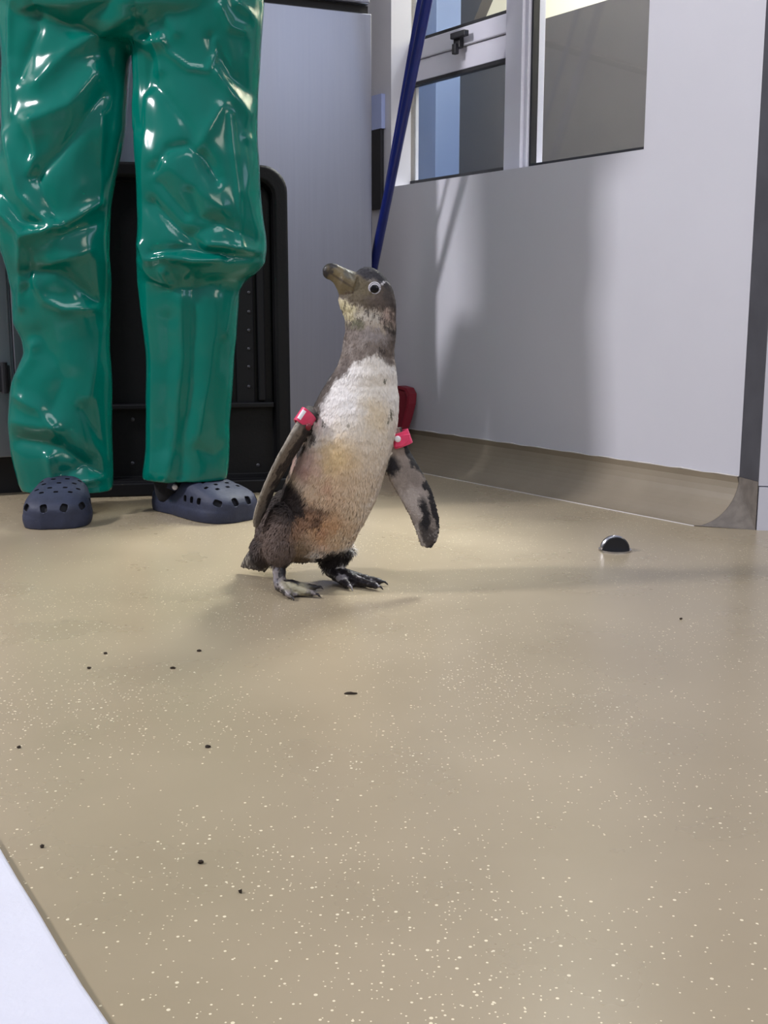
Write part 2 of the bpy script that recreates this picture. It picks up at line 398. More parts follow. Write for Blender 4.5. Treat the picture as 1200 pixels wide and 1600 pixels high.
# gaskets (thin black rims) and panes
def gasket(a0, a1, c0, c1, g=0.008):
    bm = bmesh.new(); d0, d1 = REC - 0.014, REC + 0.004
    box_bm(WF, a0, a1, d0, d1, c0, c0 + g, bm); box_bm(WF, a0, a1, d0, d1, c1 - g, c1, bm)
    box_bm(WF, a0, a0 + g, d0, d1, c0 + g, c1 - g, bm); box_bm(WF, a1 - g, a1, d0, d1, c0 + g, c1 - g, bm)
    bm_obj('gasket', bm, M['gasket'], win)
    box('pane', WF, a0 + g*0.5, a1 - g*0.5, REC - 0.002, REC + 0.001, c0 + g*0.5, c1 - g*0.5, M['glass'], win)
gasket(sm1 + 0.001, sL + 0.005, zb + 0.010, ztl - 0.001)
gasket(sm1 + 0.001, sL + 0.005, zth + 0.001, z_head - 0.01)
gasket(s_r + 0.02, sm0 - 0.001, zb + 0.010, z_head - 0.01, 0.006)
# outside seen through the panes
OD = 0.75
so, _, zo = wall_sz(848, 28, OD); _, _, zo2 = wall_sz(957, 0, OD)
tag(bm_obj('wall_outside_low', box_bm(WF, -1.6, 3.2, OD, OD + 0.12, 0, (zo + zo2)/2), M['outgrey']), kind='structure')
tag(bm_obj('wall_outside_far', box_bm(WF, -3.5, 6.0, 2.6, 2.7, 0, 4.5), M['outcream']), kind='structure')
sb = wall_sz(718, 200, 0.45)[0]
tag(bm_obj('wall_outside_side', box_bm(WF, sb, sb + 2.2, 0.36, 0.45, 0, TOPZ), M['outblue']), kind='structure')
p1 = wall_sz(720, 20, 0.62); p2 = wall_sz(762, 0, 0.62); p3 = wall_sz(743, 45, 0.62)
bm = bmesh.new(); ol = [(p1[0], p3[2] - 0.05), (p3[0] + 0.01, p3[2] - 0.05), (p3[0], p3[2]), (p2[0], p2[2]), (p2[0] - 0.25, p2[2] + 0.5), (p1[0], p2[2] + 0.5)]
f1 = [bm.verts.new(WF.p(a, 0.60, c)) for a, c in ol]; f2 = [bm.verts.new(WF.p(a, 0.64, c)) for a, c in ol]
bm.faces.new(f1); bm.faces.new(f2[::-1])
for i in range(6): bm.faces.new([f1[i], f1[(i+1) % 6], f2[(i+1) % 6], f2[i]])
tag(bm_obj('awning_panel', bm, M['outgrey']), 'dark grey slanted panel outside, seen through the upper left window pane', 'panel')
area('outside_daylight', WF.p(1.0, 1.7, 3.6), WF.p(0.2, 2.6, 1.4), 1.5, 900, (1.0, 0.95, 0.86))
area('low_wall_fill', WF.p(0.6, 0.42, 2.5), WF.p(0.3, 0.75, 0.6), 0.4, 9, (1.0, 0.98, 0.95))  # added fill, brightens the low grey wall behind the panes

# narrow two-tone plate beside the cabinet, on the wall near the corner
s0, _, z0 = wall_sz(597, 146, -0.01); s1_, _, _ = wall_sz(575, 146, -0.01); zm = wall_sz(590, 202, -0.01)[2]; z1_ = wall_sz(590, 327, -0.01)[2]
pl = empty('wall_panel', WF.p((s0+s1_)/2, -0.004, z1_), 'narrow pale blue and black panel on the wall, just right of the steel cabinet edge', 'wall panel')
box('upper_panel', WF, s0, s1_ , -0.012, 0, zm, z0, M['plate'], pl, 0.001)
box('lower_panel', WF, s0 + 0.006, s1_, -0.010, 0, z1_, zm, M['plate2'], pl, 0.001)

# ---------------------------------------------------------------- steel cabinet
CR = Vector((at(582, 735, 2.74).x, 2.74, 0)); 
cdir = CDIR
cn = Vector((cdir.y, -cdir.x, 0)); cn = cn if cn.y < 0 else -cn
CF = Frame(CR, cdir, -cn)                             # a to the left, b into the cabinet, c up
zdoor = CF.inv(on_plane(581, 22, CR, cn))[2]
cab = empty('steel_cabinet', CR, 'large brushed stainless steel cabinet behind the person in green trousers', 'cabinet')
CL = 1.08
box('body', CF, 0.016, CL, 0.02, 0.12, 0.10, 1.75, M['steel'], cab, 0.002)
box('plinth', CF, 0.03, CL - 0.02, 0.045, 0.12, 0.0, 0.10, M['darkgap'], cab)
sleft = CF.inv(on_plane(16, 500, CR, cn))[0]
box('door', CF, 0.0, sleft - 0.003, 0.0, 0.019, 0.07, zdoor, M['steel'], cab, 0.002)
d2 = box('door', CF, sleft + 0.003, CL, 0.0, 0.019, 0.085, zdoor, M['steel'], cab, 0.002)
box('gap_strip', CF, 0.006, CL, 0.008, 0.019, zdoor + 0.001, zdoor + 0.018, M['darkgap'], cab)
box('drawer', CF, 0.008, CL, -0.012, 0.019, zdoor + 0.018, zdoor + 0.26, M['steel'], cab, 0.004)
zh0 = CF.inv(on_plane(6, 588, CR, cn))
bm = box_bm(CF, zh0[0] - 0.012, zh0[0] + 0.03, -0.012, 0.0, zh0[2] - 0.032, zh0[2] + 0.024)
vs, fs = tube([CF.p(zh0[0], -0.014, zh0[2] - 0.035), CF.p(zh0[0], -0.014, zh0[2] + 0.03)], 0.007, 10)
o = bevel(bm_obj('hinge', bm, M['gasket'], cab), 0.002); mesh_obj('hinge_pin', vs, fs, M['gasket'], o)

# ---------------------------------------------------------------- black tub stood on its end
TR = Vector((at(455, 700, 2.47).x, 2.47, 0)); TF = Frame(TR, (-0.98, -0.196, 0), (-0.196, 0.98, 0)); tn = -TF.y
tz = TF.inv(on_plane(430, 258, TR, tn))[2]
tw = TF.inv(on_plane(110, 500, TR, tn))[0]
tub = empty('plastic_crate', TR, 'tall black plastic crate with rounded corners stood upright behind the person', 'crate')
def rrect(a0, a1, c0, c1, r, b, n=8, rb=None):
    rb = r if rb is None else rb; out = []
    for (ca, cc, t0, rr) in ((a1 - r, c1 - r, 0, r), (a0 + r, c1 - r, 90, r), (a0 + rb, c0 + rb, 180, rb), (a1 - rb, c0 + rb, 270, rb)):
        for k in range(n + 1):
            t = math.radians(t0 + 90 * k / n); out.append(TF.p(ca + rr * math.cos(t), b, cc + rr * math.sin(t)))
    return out
R_ = 0.055
lv = [(0.012, 0.10), (0.003, 0.10), (0.0, 0.0), (0.006, -0.008), (0.022, -0.008), (0.030, 0.0), (0.034, 0.035)]
lv = [(0.014, 0.068), (0.010, 0.020), (0.0, 0.018), (0.0, 0.002), (0.005, -0.003), (0.026, -0.003), (0.031, 0.002), (0.036, 0.030)]
rings = [rrect(i, tw - i, i + 0.0, tz - i, max(R_ - i * 0.6, 0.012), b, rb=0.02) for i, b in lv]
vs, fs = loft(rings); o = mesh_obj('shell', vs, fs, M['blackpl'], tub)
bevel(o, 0.002)
for i in range(4):
    a = 0.060 + i * 0.0 + i * (tw - 0.12) / 3
    box('rib', TF, a - 0.008, a + 0.008, 0.014, 0.034, 0.20, tz - 0.05, M['blackpl2'], tub, 0.003)
box('rib', TF, 0.034, tw - 0.034, 0.010, 0.034, 0.185, 0.197, M['blackpl2'], tub, 0.003)
box('bottom_rail', TF, 0.012, tw - 0.012, -0.016, 0.006, 0.0, 0.030, M['blackpl2'], tub, 0.004)
box('latch_strip', TF, 0.075, 0.115, 0.022, 0.034, 0.19, tz - 0.10, M['blackpl2'], tub, 0.003)
for py in (457, 487, 516, 545, 573, 604):
    s_, _, z_ = TF.inv(on_plane(389, py, TF.p(0, 0.02, 0), tn))
    vs, fs = sphere_vf(TF.p(s_, 0.021, z_), 0.004, 0.003, 0.004, 10, 6); mesh_obj('screw', vs, fs, M['screw'], tub, True)
for px, py in ((207, 656), (207, 725), (404, 728)):
    s_, _, z_ = TF.inv(on_plane(px, py, TF.p(0, 0.02, 0), tn))
    vs, fs = sphere_vf(TF.p(s_, 0.031, z_), 0.005, 0.003, 0.005, 10, 6); mesh_obj('screw', vs, fs, M['screw'], tub, True)

# ---------------------------------------------------------------- blue broom handles and red dustpan
def pole(p_top, p_bot, r, name, label):
    t = (p_bot - p_top); p_hi = p_top - t * 0.35
    o = empty(name, p_bot, label, 'broom')
    vs, fs = tube([p_bot, p_top, p_hi], r, 16); mesh_obj('handle', vs, fs, M['blue'], o, True)
    vs, fs = sphere_vf(p_hi, r*1.15, r*1.15, r*2, 12, 8); mesh_obj('grip', vs, fs, M['gasket'], o, True)
    return o
def reach_floor(a, b, zf):
    t = (zf - a.z) / (b.z - a.z); return a + (b - a) * t
pa = at(668, 0, 2.58); pb = at(587, 400, 2.763)
pb2 = reach_floor(pa, pb, 0.055)
o = pole(pa, pb2, 0.0112, 'broom', 'blue broom handle leaning in the corner between cabinet and window, right one')
bf = Frame(pb2, (1, 0.2, 0), (-0.2, 1, 0)); box('broom_head', bf, -0.02, 0.045, -0.014, 0.014, -0.02, 0.03, M['blue'], o, 0.004)
box('bristles', bf, -0.018, 0.043, -0.012, 0.012, -0.055, -0.02, M['blackpl'], o)
pc = at(656, 0, 2.63); pd = at(600, 320, 2.775); pd2 = reach_floor(pc, pd, 0.02)
o = pole(pc, pd2, 0.0060, 'mop', 'thin blue mop handle behind the thicker blue handle, left one at the top')
o['category'] = 'mop'
bf2 = Frame(pd2, (1, 0.2, 0), (-0.2, 1, 0)); box('mop_head', bf2, -0.010, 0.010, -0.008, 0.008, -0.02, 0.02, M['plate2'], o, 0.004)

# red dustpan leaning on the cove
sd, _, zd = wall_sz(622, 605, -0.02)
DF_o = WF.p(sd, -0.035, 0)
dp = empty('dustpan', WF.p(sd, -0.06, 0.0), 'dark red rounded plastic dustpan standing against the wall behind the penguin', 'dustpan')
zr = wall_sz(646, 700, -0.03)
a_r = zr[0]; zl = 0.012; a_c = a_r + 0.075; zt_ = wall_sz(630, 604, -0.03)[2]
ringo, ringi = [], []
rw = 0.075
shape = [(-1, 0.0), (-1, 0.35), (-0.99, 0.6), (-0.93, 0.78), (-0.78, 0.91), (-0.5, 0.98), (0, 1.0), (0.5, 0.98), (0.78, 0.91), (0.93, 0.78), (0.99, 0.6), (1, 0.35), (1, 0.0)]
def dring(k, b, zs=0.0):
    out = []
    for x, z in shape:
        zz = zl + (zt_ - zl) * z * (1 - 0.0) - zs * (z > 0.5)
        lean = (1 - (zz / zt_)) * -0.085
        out.append(WF.p(a_c + x * rw * k, b + lean, zz))
    return out
rings = [dring(0.98, 0.0), dring(1.0, -0.004), dring(1.0, -0.024), dring(0.94, -0.026, 0.006), dring(0.92, -0.022, 0.010)]
vs, fs = loft(rings); mesh_obj('pan', vs, fs, M['red'], dp)
vs, fs = tube([WF.p(a_c + .02, -0.030, zt_ - 0.10), WF.p(a_c + .02, -0.046, zt_ - 0.12), WF.p(a_c + .02, -0.066, zt_ - 0.17)], [0.007, 0.009, 0.009], 10)
mesh_obj('handle', vs, fs, M['red'], dp, True)

# ---------------------------------------------------------------- person: trousers, clogs
PY = 2.20
per = empty('person', (-0.45, PY, 0), 'person in shiny green waterproof trousers and navy clogs standing at left', 'person')
def rows_loft(rows, k, n=32, Yc=None, pw=1.0):
    rings = []
    for r in rows:
        py, L_, R__ = r[:3]; Y = r[3] if len(r) > 3 else Yc; kk = r[4] if len(r) > 4 else k
        a = at(L_, py, Y); b = at(R__, py, Y); c = (a + b)/2; hw = (b - a).length/2
        rings.append(ell(c, Vector((hw, 0, 0)), Vector((0, hw * kk, 0)), n, pw))
    return loft(rings)
YL, YR = 2.20, 2.17
legL = [(768,36,174,YL-.01,.62),(755,30,175,YL,.65),(735,24,175,YL,.65),(700,16,175,YL,.65),(670,14,174,YL,.65),(640,16,173,YL,.65),(600,20,173,YL,.65),(575,30,173,YL,.68),(552,38,172,YL,.7),(530,34,172,YL,.68),(505,22,172,YL,.65),
        (460,18,172,YL,.65),(430,12,172,YL-.01,.65),(405,4,172,YL-.02,.62),(380,-6,173,YL-.02,.62),(350,-14,175,YL-.02,.6),(320,-14,177,YL-.02,.6),(280,-8,183,YL-.02,.6),(245,-2,188,YL-.02,.6),(210,2,193,YL-.02,.6),(160,2,199,YL-.01,.6),(100,3,204,YL,.6),(60,2,215,YL,.6),(20,0,225,YL,.6),(-40,-4,235,YL,.6),(-100,0,235,YL,.6)]
legR = [(750,222,354,YR,.65),(735,222,356,YR,.65),(700,228,358,YR,.65),(640,231,362,YR,.66),(580,229,367,YR,.66),(520,226,371,YR,.66),(480,221,374,YR,.66),(452,218,376,YR,.66),(440,217,384,YR,.66),(428,217,401,YR-.01,.64),(412,217,414,YR-.02,.62),(388,216,418,YR-.02,.62),(368,216,418,YR-.02,.62),
        (330,214,413,YR-.02,.62),(290,213,409,YR-.02,.62),(245,211,406,YR-.02,.62),(184,208,402,YR-.01,.62),(130,206,405,YR,.62),(90,204,408,YR,.62),(50,202,410,YR,.62),(0,200,413,YR,.62),(-60,195,412,YR,.62),(-100,190,410,YR,.62)]
pel = [(72,190,262,2.19,1.6),(62,150,300,2.19,.85),(50,60,370,2.19,.5),(30,20,405,2.19,.5),(0,2,412,2.19,.5),(-60,-4,412,2.19,.5),(-120,0,410,2.19,.5),(-190,15,400,2.2,.5),(-300,30,385,2.2,.5),(-420,20,390,2.2,.48),(-520,10,400,2.2,.45)]
me = union_remesh([rows_loft(legL, .65, pw=.9), rows_loft(legR, .65, pw=.9), rows_loft(pel, .5, pw=.9)], 0.0038, 10, 0.5)
co = get_co(me); no = get_no(me); PX, PYY = project(co)
folds = [  # polyline in picture coordinates, width, height mm
 ([(4,205),(32,305),(60,338),(95,352)],7,9),([(0,328),(38,368),(92,354)],7,15),([(0,300),(30,345),(60,352)],8,-9),([(160,150),(95,235),(55,276)],9,-9),([(55,276),(92,350)],7,-7),
 ([(110,345),(156,318)],6,9),([(100,366),(168,345)],8,-8),([(158,180),(160,318)],6,6),([(33,375),(30,420),(34,480)],5,8),([(44,395),(44,450)],6,-6),([(50,432),(72,470),(100,484),(150,482)],6,9),([(36,428),(90,424),(150,470)],9,-10),
 ([(80,412),(140,392)],8,7),([(30,590),(48,560),(52,540)],7,8),([(26,620),(60,640),(88,676)],8,9),([(26,688),(92,700),(160,742)],10,-12),([(22,660),(60,668),(84,668)],9,7),([(75,715),(85,757),(112,758),(162,746)],6,12),([(95,740),(120,735),(150,720)],9,-7),
 ([(140,620),(160,520)],8,6),([(130,640),(165,700)],7,-6),([(18,180),(14,90),(18,0)],4,6),([(30,120),(60,45),(45,0)],8,-7),([(40,195),(110,165),(150,118)],16,13),([(60,130),(110,80),(195,25)],14,11),([(60,20),(110,45),(170,5)],12,-8),
 ([(35,200),(48,238)],8,-6),([(52,190),(55,240),(48,270)],6,6),([(170,80),(185,140),(165,260)],9,-6),([(60,520),(100,590),(80,640)],14,-5),
 ([(222,383),(232,405),(262,400),(300,407),(345,404)],5,13),([(240,398),(290,388),(330,400),(412,402)],6,-8),([(325,384),(360,386),(410,396)],5,10),([(236,318),(280,360),(318,392),(350,396)],8,-12),([(217,405),(240,430),(262,445)],6,6),([(255,422),(268,445)],5,9),
 ([(240,265),(262,232),(292,226),(318,245),(340,280)],7,-9),([(248,285),(290,335)],7,-7),([(255,250),(300,290),(345,325)],18,9),([(300,300),(312,340),(340,345)],7,-6),([(300,365),(345,350),(415,380)],10,-7),([(398,250),(385,300),(416,380)],9,6),
 ([(360,180),(372,290),(378,385)],4,5),([(284,430),(284,560),(275,650),(262,745)],8,7),([(300,430),(300,600),(282,745)],10,-7),([(372,450),(362,560),(352,745)],5,6),([(345,470),(330,580),(305,690)],16,7),([(232,450),(238,600),(236,740)],6,4),([(262,500),(258,700)],12,-5),
 ([(232,95),(224,130),(214,195)],15,-13),([(209,60),(228,68),(250,66)],7,9),([(335,445),(300,452),(262,448)],6,-6),([(376,446),(362,470),(350,520)],5,6),([(310,700),(335,712),(352,700)],7,-4),
 ([(250,55),(262,82),(295,106),(325,110),(338,84),(335,62)],4,5),([(222,20),(240,60),(248,110)],6,6),([(262,30),(275,50)],8,6),([(345,10),(360,42),(382,50)],5,7),([(372,5),(400,30),(404,50)],6,8),([(340,115),(365,150),(392,182)],9,9),([(330,60),(360,120),(400,150)],8,-7),([(385,215),(400,222)],5,5),
 ([(240,130),(290,190),(330,260)],10,-6),([(225,150),(222,300),(222,380)],6,4),([(345,170),(310,230)],10,6),
]
disp = np.zeros(len(co)); leftside = PX < 208
# soft edge for points that belong to the other leg
for poly, wdt, amp in folds:
    isL = poly[0][0] < 200
    dmin = np.full(len(co), 1e9)
    for (x0, y0), (x1, y1) in zip(poly[:-1], poly[1:]):
        dx, dy = x1 - x0, y1 - y0; t = np.clip(((PX - x0)*dx + (PYY - y0)*dy)/(dx*dx + dy*dy), 0, 1)
        d = np.hypot(PX - x0 - t*dx, PYY - y0 - t*dy); dmin = np.minimum(dmin, d)
    d0 = amp * 0.001 * np.exp(-(np.abs(dmin)/(wdt*1.25))**1.4)
    disp += np.where(leftside == isL, d0, 0)
face = np.clip((0.25 - no[:, 1]) / 0.5, 0.0, 1)
edge = np.clip(1 - np.abs(no[:, 0])**3, 0.25, 1)
nz = fract(co, 6.0, 2, 3.1); nz2 = np.abs(fract(co * np.array([1, 1, 0.7]), 11.0, 3, 7.7))
nz3 = fract(co * np.array([1, 1, 0.5]), 18.0, 2, 1.7)
disp = disp * face * edge * 1.05 + 0.005 * nz - 0.002 * nz2 + 0.0008*nz3
disp *= np.clip((co[:, 2] - 0.03) / 0.05, 0.3, 1)
co2 = co + no * disp[:, None]
set_co(me, co2)
# open the hems, level the cuff edges
bm = bmesh.new(); bm.from_mesh(me)
dele = [f for f in bm.faces if f.normal.z < -0.75 and f.calc_center_median().z < 0.13]
bmesh.ops.delete(bm, geom=dele, context='FACES')
for v in bm.verts:
    pass
bm.to_mesh(me); bm.free()
tro = link_mesh('trousers', me, [M['pvc']], per)
sm = tro.modifiers.new('s', 'SMOOTH'); sm.factor = 0.5; sm.iterations = 4
so_ = tro.modifiers.new('t', 'SOLIDIFY'); so_.thickness = 0.002; so_.offset = -1
tag(tro, 'glossy green waterproof trousers with creases')

# body inside the clothes (feet, lower legs, hips, torso, arms)
def heelpos(px, py): return floor_at(px, py)
hL = Vector((-0.575, 2.285, 0)); tL = Vector((-0.585, 2.015, 0))
tLf = floor_at(80, 828); hR = floor_at(262, 797); tRf = floor_at(382, 815)
def limb(pts, rad, n=16): return tube(pts, rad, n)
ankL = Vector((-0.625, 2.22, 0.09)); ankR = Vector((-0.425, 2.19, 0.09))
b_parts = [
    limb([ankL + Vector((0, 0.02, -0.06)), ankL, (-0.62, 2.21, 0.28), (-0.635, 2.19, 0.45), (-0.62, 2.2, 0.70), (-0.57, 2.2, 0.98)], [0.032, 0.034, 0.040, 0.042, 0.055, 0.065]),
    limb([ankR + Vector((0, 0.02, -0.06)), ankR, (-0.39, 2.18, 0.28), (-0.375, 2.17, 0.45), (-0.375, 2.18, 0.70), (-0.41, 2.19, 0.98)], [0.032, 0.034, 0.038, 0.040, 0.055, 0.065]),
    sphere_vf((-0.49, 2.2, 1.04), 0.15, 0.09, 0.11), 
    limb([(-0.49, 2.2, 1.02), (-0.49, 2.2, 1.15), (-0.49, 2.2, 1.35), (-0.49, 2.2, 1.48)], [0.09, 0.09, 0.12, 0.09]),
]
me = union_remesh(b_parts, 0.008, 4)
bo = link_mesh('body', me, [M['sock']], per)
# upper garment out of frame
g = rows_loft([(-480,5,405,2.2,.55),(-600,-5,415,2.2,.6),(-720,-15,425,2.2,.6),(-800,0,410,2.2,.6),(-880,60,350,2.2,.6),(-900,150,260,2.2,.8)], .6)
arms = [limb([(-0.73, 2.2, 1.42), (-0.76, 2.18, 1.20), (-0.68, 2.04, 1.08)], [0.06, 0.05, 0.042]), limb([(-0.27, 2.2, 1.42), (-0.25, 2.18, 1.22), (-0.32, 2.06, 1.12)], [0.06, 0.05, 0.042])]
me = union_remesh([g] + arms, 0.008, 6); link_mesh('jacket', me, [M['cloth']], per)

def clog(heel, toe, name='clog', mirror=1):
    heel = Vector(heel); d = (Vector(toe) - heel); Lr = d.length; d.normalize(); s = Vector((-d.y, d.x, 0)) * mirror
    k = Lr / 0.285
    C = Frame(heel, d, s)
    st = [(0.000,.018,.030),(0.004,.030,.040),(0.02,.038,.048),(0.05,.041,.046),(0.09,.041,.044),(0.115,.045,.058),(0.13,.048,.075),(0.15,.051,.082),(0.18,.056,.077),(0.21,.060,.070),(0.24,.060,.062),(0.262,.054,.054),(0.277,.039,.046),(0.285,.022,.036)]
    xs_ = [q[0] for q in st]; fine = sorted(set(xs_ + list(np.linspace(0, .285, 46)) + [.001, .002, .281, .2835]))
    def cat(j, x):
        i = max(q for q in range(len(xs_)) if xs_[q] <= x + 1e-9); i = min(i, len(xs_)-2); t = (x - xs_[i])/(xs_[i+1] - xs_[i])
        m = lambda q: (st[min(q+1, len(st)-1)][j] - st[max(q-1, 0)][j])/(xs_[min(q+1, len(st)-1)] - xs_[max(q-1, 0)])*(xs_[i+1] - xs_[i])
        return (2*t**3-3*t*t+1)*st[i][j] + (t**3-2*t*t+t)*m(i) + (3*t*t-2*t**3)*st[i+1][j] + (t**3-t*t)*m(i+1)
    st = [(x, cat(1, x), cat(2, x)) for x in fine]
    def off(x): return 0.006 * math.sin(x / 0.285 * math.pi)
    rings = []
    for x, w_, h in st:
        r = []
        for z in (0.0, 0.012, 0.022): r.append(C.p(x*k, off(x) + w_*1.03*(0.95 if z == 0 else 1), z))
        r.append(C.p(x*k, off(x) + w_*0.99, 0.0245)); r.append(C.p(x*k, off(x) + w_*1.0, 0.027))
        for i in range(1, 12):
            t = math.pi * i / 12; r.append(C.p(x*k, off(x) + w_*math.copysign(abs(math.cos(t))**0.62, math.cos(t)), 0.027 + (h - 0.027)*math.sin(t)**0.75))
        r.append(C.p(x*k, off(x) - w_*1.0, 0.027)); r.append(C.p(x*k, off(x) - w_*0.99, 0.0245))
        for z in (0.022, 0.012, 0.0): r.append(C.p(x*k, off(x) - w_*1.03*(0.95 if z == 0 else 1), z))
        rings.append(r)
    me = union_remesh([loft(rings)], 0.0024, 6, 0.5)
    bvh = BVHTree.FromPolygons([v.co for v in me.vertices], [list(p.vertices) for p in me.polygons])
    # holes: rays from outside onto the shell
    cut = bmesh.new()
    def hole(P, D, sx, sy, rot=0):
        hit, nrm, _, _ = bvh.ray_cast(P, D)
        if hit is None: return
        z = nrm; xa = (C.x - z * C.x.dot(z)); 
        if xa.length < 0.3: xa = (C.y - z * C.y.dot(z))
        xa.normalize(); ya = z.cross(xa); ya = -ya if ya.z < 0 else ya
        vs_ = [[cut.verts.new(hit + xa*sx*math.copysign(abs(math.cos(t))**.6, math.cos(t)) + ya*sy*math.copysign(abs(math.sin(t))**.6, math.sin(t)) + z*h_) for t in [2*math.pi*i/12 for i in range(12)]] for h_ in (-0.007, 0.006)]
        for i in range(12): cut.faces.new([vs_[0][i], vs_[0][(i+1) % 12], vs_[1][(i+1) % 12], vs_[1][i]])
        cut.faces.new(vs_[0][::-1]); cut.faces.new(vs_[1])
    for x, ys in ((0.150, (-.026, 0, .026)), (0.172, (-.036, -.013, .013, .036)), (0.194, (-.028, 0, .028)), (0.216, (-.038, -.014, .014, .038)), (0.236, (-.026, 0, .026))):
        for y in ys: hole(C.p(x*k, off(x) + y, 0.2), Vector((0, 0, -1)), 0.0035, 0.0045)
    for x in (0.165, 0.192, 0.218):
        for sd_ in (1, -1): hole(C.p(x*k, sd_*0.2, 0.041), -s*sd_, 0.0055, 0.0065)
    for ang in (-62, -22, 22, 62):
        D = -(C.x*math.cos(math.radians(ang)) + C.y*math.sin(math.radians(ang)))
        hole(C.p(0.235*k, off(.235), 0.040) - D*0.2, D, 0.0085, 0.0065)
    bmesh.ops.recalc_face_normals(cut, faces=cut.faces)
    cme = bpy.data.meshes.new('cut'); cut.to_mesh(cme); cut.free(); cme.materials.append(M['clog']); cme.materials.append(M['clogdark'])
    cme.polygons.foreach_set('material_index', [1]*len(cme.polygons))
    co_ = bpy.data.objects.new('cut', cme); COL.objects.link(co_)
    me.materials.clear(); me.materials.append(M['clog']); me.materials.append(M['clogdark'])
    so = bpy.data.objects.new('tmp', me); COL.objects.link(so)
    b = so.modifiers.new('b', 'BOOLEAN'); b.object = co_; b.operation = 'DIFFERENCE'; b.solver = 'EXACT'
    dg = bpy.context.evaluated_depsgraph_get(); dg.update()
    m2 = bpy.data.meshes.new_from_object(so.evaluated_get(dg))
    mi = [p.material_index for p in m2.polygons]
    bpy.data.objects.remove(so); bpy.data.objects.remove(co_)
    base = wloc(per); cc = get_co(m2); set_co(m2, cc - np.array(base))
    m2.name = name; o = bpy.data.objects.new(name, m2); COL.objects.link(o); o.parent = per
    m2.polygons.foreach_set('use_smooth', [i == 0 for i in mi])
    m2.polygons.foreach_set('material_index', mi)
    # strap pivoting at the sides round the heel
    pts = [C.p(0.118*k, 0.047, 0.058), C.p(0.07, 0.050, 0.064), C.p(0.02, 0.040, 0.068), C.p(-0.004, 0.0, 0.070), C.p(0.02, -0.040, 0.068), C.p(0.07, -0.050, 0.064), C.p(0.118*k, -0.047, 0.058)]
    rr = []
    for i, p in enumerate(pts):
        dd = (pts[min(i+1, 6)] - pts[max(i-1, 0)]).normalized(); sd2 = dd.cross(Vector((0, 0, 1))).normalized()
        rr.append([p + sd2*a_ + Vector((0, 0, b_)) for a_, b_ in ((.0025, .009), (-.0025, .009), (-.0025, -.009), (.0025, -.009))])
    vs, fs = loft(rr); bevel(mesh_obj('heel_strap', vs, fs, M['clog'], o), 0.001)
    for sd_ in (1, -1):
        vs, fs = sphere_vf(C.p(0.118*k, sd_*0.0495, 0.058), 0.006, 0.006, 0.006, 12, 8); mesh_obj('rivet', vs, fs, M['white'], o, True)
    return o
clog((-0.655, 2.290, 0), (-0.608, 2.018, 0))
clog(hR + Vector((-0.015, 0.035, 0)), tRf + Vector((0, 0.0, 0)), mirror=-1)

# ---------------------------------------------------------------- penguin
PYc = 1.60
peng = empty('penguin', (at(500, 900, PYc).x, PYc, 0), 'young penguin with dirty white belly standing on the floor, beak raised', 'penguin')
def prow(rows, kdef):
    return rows_loft([(r[0], r[1], r[2], r[3] if len(r) > 3 else PYc, r[4] if len(r) > 4 else kdef) for r in rows], kdef, 40)
HY = 1.59
headneck = [(417.5,568,577,HY,.8),(420,562,585,HY,.75),(425,556,594,HY,.72),(433,547,602,HY,.62),(443,539,610,HY,.56),(456,531,615,HY,.56),(468,528,618,HY,.58),(478,530,619,HY,.60),(488,535,619,HY,.64),(500,539,619,HY,.70),(515,539.5,619,HY,.76),(530,537,618,HY,.80),(545,535,616,HY,.84),(558,532,616,1.592,.88),
  (570,528,618,1.594,.9),(582,521,619.5,1.595,.92),(600,509,621,PYc,.92),(620,497,623,PYc,.92),(640,488,623,PYc,.94),(660,480,621.5,PYc,.95),(680,472,618,PYc,.96),(700,465,613,PYc,.96),(720,458,607,PYc,.96),(740,451,601,PYc,.96),(760,445,594,PYc,.96),(780,438,586,PYc,.95),(800,431,576,PYc,.93),(820,427,564,PYc,.92),(840,426,554,PYc,.88),(855,430,543,PYc,.82),(866,440,525,PYc,.75),(873,452,500,PYc,.6)]
parts = {}
parts['body'] = [prow(headneck, .9)]
# rump towards the tail, thighs
def pt(px, py, Y): return at(px, py, Y)
R35 = Matrix.Rotation(math.radians(-35), 3, 'Y')
parts['body'] += [sphere_vf(pt(436, 822, 1.645), 0.030, 0.045, 0.058, R=Matrix.Rotation(math.radians(20), 3, 'Y')),
                  sphere_vf(pt(442, 835, 1.565), 0.026, 0.034, 0.046, R=Matrix.Rotation(math.radians(8), 3, 'Y')),
                  sphere_vf(pt(420, 850, 1.645), 0.022, 0.03, 0.034, R=Matrix.Rotation(math.radians(35), 3, 'Y')),
                  sphere_vf(pt(520, 842, 1.625), 0.024, 0.030, 0.034, R=Matrix.Rotation(math.radians(-25), 3, 'Y'))]
# beak
bst = [((560,426),(548,472),.021),((552,424),(538,469),.0185),((544,420.5),(530,461),.0165),((535,417),(526,451),.0125),((526,412.5),(521,442),.0098),((518,410.5),(516,438),.0082),((511,412),(510,436),.0070),((507,415.5),(506.5,433),.0052),((504,420),(504.5,430),.0028)]
rings = []
for (a_, b_, hw) in bst:
    a = at(*a_, HY); b = at(*b_, HY); c = (a + b)/2; rings.append(ell(c, (a - b)/2, Vector((0, hw, 0)), 20))
parts['beak'] = [loft(rings)]
